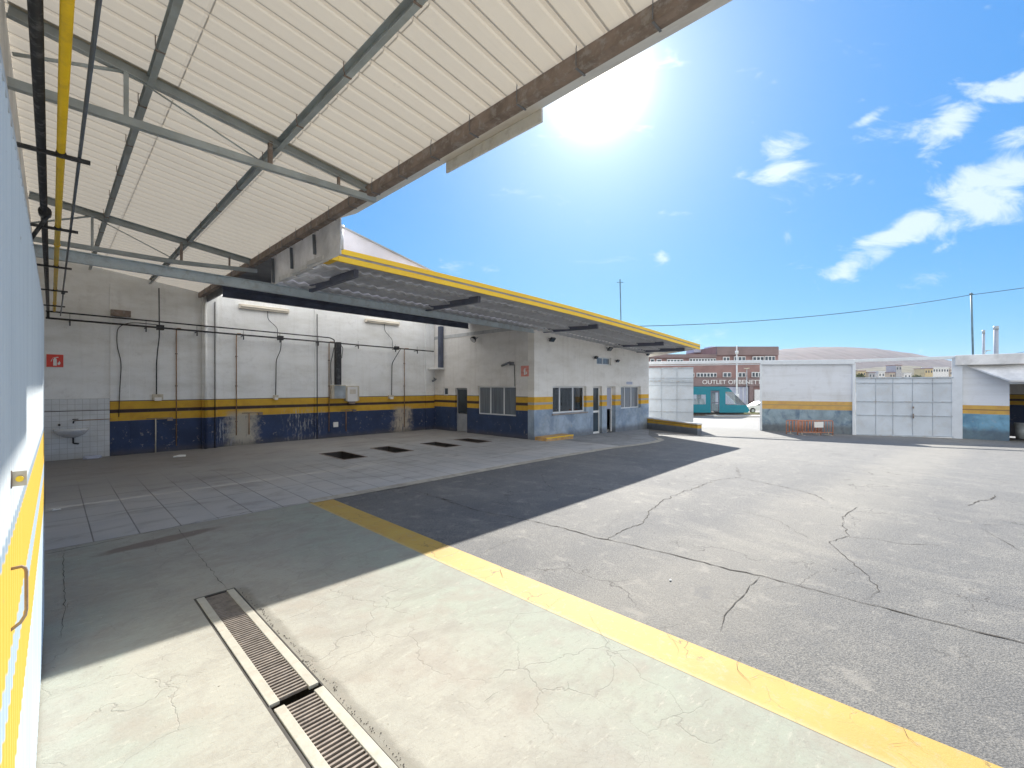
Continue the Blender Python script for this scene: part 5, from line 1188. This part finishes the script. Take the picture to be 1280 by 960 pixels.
for a, b, c, d_, k, lab in hs:
    dist = 260; s_ = dist/557.7; t = thing('hillside_house', lab, 'house', ond(a, 483, dist), 'houses above the closed gate'); q = lambda px_, z, d: VR(d, (px_-640)*s_, z)
    zt = 2+(483-c)*s_; mb = MB(); mb.hexa([q(a,-1.5,dist), q(b,-1.5,dist), q(b,-1.5,dist+7), q(a,-1.5,dist+7), q(a,zt,dist), q(b,zt,dist), q(b,zt,dist+7), q(a,zt,dist+7)]); mb.build('wall', hw[k], t)
    mb = MB(); mb.hexa([q(a-.4,zt+.01,dist-.3), q(b+.4,zt+.01,dist-.3), q(b+.4,zt+.01,dist+7.3), q(a-.4,zt+.01,dist+7.3), q(a-.4,zt+.4,dist-.3), q(b+.4,zt+.4,dist-.3), q(b+.4,zt+.4,dist+7.3), q(a-.4,zt+.4,dist+7.3)]); mb.build('roof', M['white_trim'] if k == 1 else M['brick'], t)
    n = max(1, int((b-a)/3.2)); 
    for j in range(n):
        x = a+(j+.5)*(b-a)/n; mb = MB(); mb.hexa([q(x-.7,zt-2.3,dist-.12), q(x+.7,zt-2.3,dist-.12), q(x+.7,zt-2.3,dist-.02), q(x-.7,zt-2.3,dist-.02), q(x-.7,zt-1.0,dist-.12), q(x+.7,zt-1.0,dist-.12), q(x+.7,zt-1.0,dist-.02), q(x-.7,zt-1.0,dist-.02)]); mb.build('window', M['glass_dark'], t)
# hillside tree clumps
mfol = simple('olive_foliage', (.10, .12, .05), .9, var=.4, scale=.5, bump=0)
for i, (px_, yb, wpx, hpx, lab) in enumerate(((1075, 473, 7, 6, 'olive green tree behind the gate beside the ochre house'), (1147, 473, 9, 5, 'low olive tree between the white and ochre houses'))):
    dist = 150; s_ = dist/557.7; base = ond(px_, yb+3, dist); t = thing('olive_tree', lab, 'tree', base)
    mb = MB(); mb.tube([base-Vector((0,0,2)), base+Vector((0,0,1.2))], [.25, .15], 8); mb.build('trunk', M['rust'], t)
    mb = MB(); r3 = random.Random(i)
    for k in range(900):
        a = r3.gauss(0, .33); b2 = r3.gauss(0, .33); cz = r3.gauss(0, .3); c = base+R2*(a*wpx*s_*.8)+V2*(b2*wpx*s_*.6)+Vector((0,0,hpx*s_*.55+cz*hpx*s_)); u = Vector((r3.gauss(0,1), r3.gauss(0,1), r3.gauss(0,1))).normalized()*.22; v = u.cross(Vector((r3.gauss(0,1), r3.gauss(0,1), r3.gauss(0,1)))).normalized()*.16
        mb.face([c-u-v, c+u-v, c+u+v, c-u+v])
    mb.build('crown', mfol, t)

# ------------------------------------------------------------------ litter
def scrap(label, x, y, s_, mat='litter'):
    mb = MB(); pts = []
    n = 7
    for k in range(n):
        a = 2*math.pi*k/n; r = s_*random.uniform(.6, 1.1); pts.append((x+r*math.cos(a), y+.6*r*math.sin(a), .01+random.uniform(0, s_*.3)))
    c = (x, y, s_*.35)
    for a, b in zip(pts, pts[1:]+pts[:1]): mb.face([a, b, c]); mb.face([(a[0], a[1], .006), (b[0], b[1], .006), b, a])
    tag(mb.build('paper_scrap', M[mat]), label, 'litter')
p = G(225, 571); scrap('white paper scrap on the floor near the back wall below the rusty pipe', p.x, p.y, .17)
p = G(71, 638); scrap('small white scrap on the slabs close to the sliding door', p.x, p.y, .06)
p = G(155, 572); scrap('pale blue plastic scrap at the foot of the tiles', .75, 16.95, .25, 'grey_panel')
p = G(958, 725); scrap('tiny white crumb on the asphalt near the main crack', G(838,726).x, G(838,726).y, .018)
mb = MB(); rr = random.Random(11)
for k in range(110):
    x = rr.uniform(-.05, 3.0); y = rr.uniform(1.3, 7.6); r = rr.uniform(.002, .006)*(1.5 if x < .8 else 1); a0 = rr.random()*6
    if .9 < x < 1.3: continue
    mb.prism([(x+r*math.cos(a0+j*1.26)*rr.uniform(.6,1.3), y+r*math.sin(a0+j*1.26), .001) for j in range(5)], (0, 0, r*.3))
tag(mb.build('floor_chips', M['kerb_line']), label='small pale concrete chips scattered over the apron', cat='gravel', kind='stuff')

# ------------------------------------------------------------------ sea air that softens the far hill
hm = bpy.data.materials.new('haze_air'); hm.use_nodes = True; ht = hm.node_tree; ht.nodes.remove(ht.nodes['Principled BSDF'])
pv = ht.nodes.new('ShaderNodeVolumePrincipled'); pv.inputs['Color'].default_value = (.80, .86, 1.0, 1); pv.inputs['Density'].default_value = .00010; pv.inputs['Anisotropy'].default_value = .3
ht.links.new(pv.outputs[0], ht.nodes['Material Output'].inputs['Volume'])
tag(MB().box(-3100, 3600, -3100, 3600, -4, 145).build('haze', hm), kind='stuff', label='thin pale sea haze veiling the far hill', cat='haze')
# ------------------------------------------------------------------ light
SD = (Vector((VX, VY, 0))+R2*.19+Vector((0, 0, .687))).normalized()
el = math.asin(SD.z); az = math.atan2(SD.x, SD.y)
sun = bpy.data.lights.new('sun', 'SUN'); sun.energy = 3.55; sun.angle = R(.53); sun.color = (1.0, .955, .87)
so = bpy.data.objects.new('sun', sun); C.objects.link(so); so.rotation_euler = SD.to_track_quat('Z', 'Y').to_euler(); so.location = SD*40
wd = bpy.data.worlds.new('World'); scene.world = wd; wd.use_nodes = True
t = NT(wd.node_tree); bg = wd.node_tree.nodes['Background']
sky = t.new('ShaderNodeTexSky', sky_type='NISHITA'); sky.sun_disc = False; sky.sun_elevation = el; sky.sun_rotation = az
sky.air_density = 1.0; sky.dust_density = .25; sky.ozone_density = 1.6; sky.altitude = 50
gen = t.new('ShaderNodeTexCoord').outputs['Generated']
def dot(v, c):
    n = t.new('ShaderNodeVectorMath', operation='DOT_PRODUCT'); t.put(n.inputs[0], v); n.inputs[1].default_value = c; return n.outputs['Value']
dsun = dot(gen, SD); ang = t.math('ARCCOSINE', t.math('MINIMUM', dsun, 1.0))
# cloud bank direction coordinates (fixed bearings in the sky)
dv = t.math('MAXIMUM', dot(gen, V2), .02); cu_ = t.math('DIVIDE', dot(gen, R2), dv); cw = t.math('DIVIDE', dot(gen, (0,0,1)), dv)
P2 = t.comb(cu_, cw, 0)
nz1 = t.new('ShaderNodeTexNoise'); t.put(nz1.inputs['Vector'], t.mapping(P2, rot=(0,0,R(-35)), scale=(6, 13, 1))); nz1.inputs['Scale'].default_value = 1; nz1.inputs['Detail'].default_value = 9; nz1.inputs['Roughness'].default_value = .62; nz1.inputs['Distortion'].default_value = .5
def E_(px_, py_, rx, ry, rot, amp=1.0):
    n = t.mapping(P2, loc=((px_-640)/F, (483-py_)/F, 0), rot=(0,0,R(rot)), scale=(rx*1.15/F, ry*1.15/F, 1), typ='TEXTURE')
    l = t.new('ShaderNodeVectorMath', operation='LENGTH'); t.l.new(n, l.inputs[0]); return t.ramp(l.outputs['Value'], 0, 1.5, amp, 0)
els = [E_(978,196,42,30,28), E_(932,212,24,9,20,.62), E_(1066,178,38,11,10,.55), E_(1092,143,34,7,30,.5), E_(1195,150,62,26,42,.95), E_(1262,112,60,20,20,1.0), E_(1265,168,42,16,10,.85), E_(1140,285,105,22,28,1.0), E_(1225,245,100,34,25,1.05), E_(1290,215,60,22,22,.9), E_(1190,298,40,9,35,.55), E_(1230,208,40,8,15,.5), E_(828,320,12,16,0,.52), E_(1092,228,14,6,30,.5)]
mx = els[0]
for e in els[1:]: mx = t.math('MAXIMUM', mx, e)
cl = t.ramp(t.math('ADD', mx, t.math('MULTIPLY', t.math('SUBTRACT', nz1.outputs['Fac'], .5), 3.2)), .30, 1.05)
EXP = 1.5; K = 1/(2**EXP*.10)
def lin(v, a, b): return t.math('MULTIPLY_ADD', v, b*K*.1, (a)*K)
sk_ = t.new('ShaderNodeSeparateColor'); t.l.new(sky.outputs[0], sk_.inputs[0])
cc = t.new('ShaderNodeCombineColor')
t.put(cc.inputs[0], t.math('MINIMUM', lin(sk_.outputs[0], .028, .28), .42*K)); t.put(cc.inputs[1], t.math('MINIMUM', lin(sk_.outputs[1], .235, .44), .74*K)); t.put(cc.inputs[2], t.math('MINIMUM', lin(sk_.outputs[2], .80, .22), 1.0*K))
c = cc.outputs[0]
c = t.mix(t.math('MULTIPLY', cl, .88), c, (.82*K, .98*K, 1.06*K))
# bright aureole of the sun itself
g1_ = t.math('MULTIPLY', t.math('EXPONENT', t.math('MULTIPLY', t.math('POWER', t.math('DIVIDE', ang, R(3.5)), 2.0), -1)), 3.0*K)
g2_ = t.math('MULTIPLY', t.math('EXPONENT', t.math('MULTIPLY', t.math('DIVIDE', ang, R(9.2)), -1)), 1.12*K)
glow = t.math('ADD', g1_, g2_)
gcn = t.new('ShaderNodeCombineColor')
for i_, f_ in enumerate((1.0, .85, .6)): t.put(gcn.inputs[i_], t.math('MULTIPLY', glow, f_))
vl = t.ramp(dot(gen, Vector((-VX*.86, -VY*.86, .5))), .18, .75)          # unseen bright veil added to the sky behind the camera to fill the shade
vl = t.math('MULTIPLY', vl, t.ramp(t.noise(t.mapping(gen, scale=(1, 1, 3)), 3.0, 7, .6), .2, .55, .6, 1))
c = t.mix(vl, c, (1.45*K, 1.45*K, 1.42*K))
c = t.mix(1.0, c, gcn.outputs[0], 'ADD')
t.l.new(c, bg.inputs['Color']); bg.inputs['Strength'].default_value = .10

# ------------------------------------------------------------------ camera and render
cam = bpy.data.cameras.new('camera'); co = bpy.data.objects.new('camera', cam); C.objects.link(co)
co.location = (0, 0, H); co.rotation_euler = (R(90), 0, -_a)
cam.sensor_width = 36; cam.lens = 36*F/1280; cam.shift_y = 3/1280; cam.clip_start = .01; cam.clip_end = 6000
scene.camera = co
scene.render.engine = 'CYCLES'
scene.cycles.max_bounces = 8; scene.cycles.diffuse_bounces = 5; scene.cycles.transparent_max_bounces = 8
scene.cycles.sample_clamp_indirect = 6
vs = scene.view_settings; vs.view_transform = 'Standard'; vs.look = 'None'; vs.exposure = EXP; vs.gamma = 1
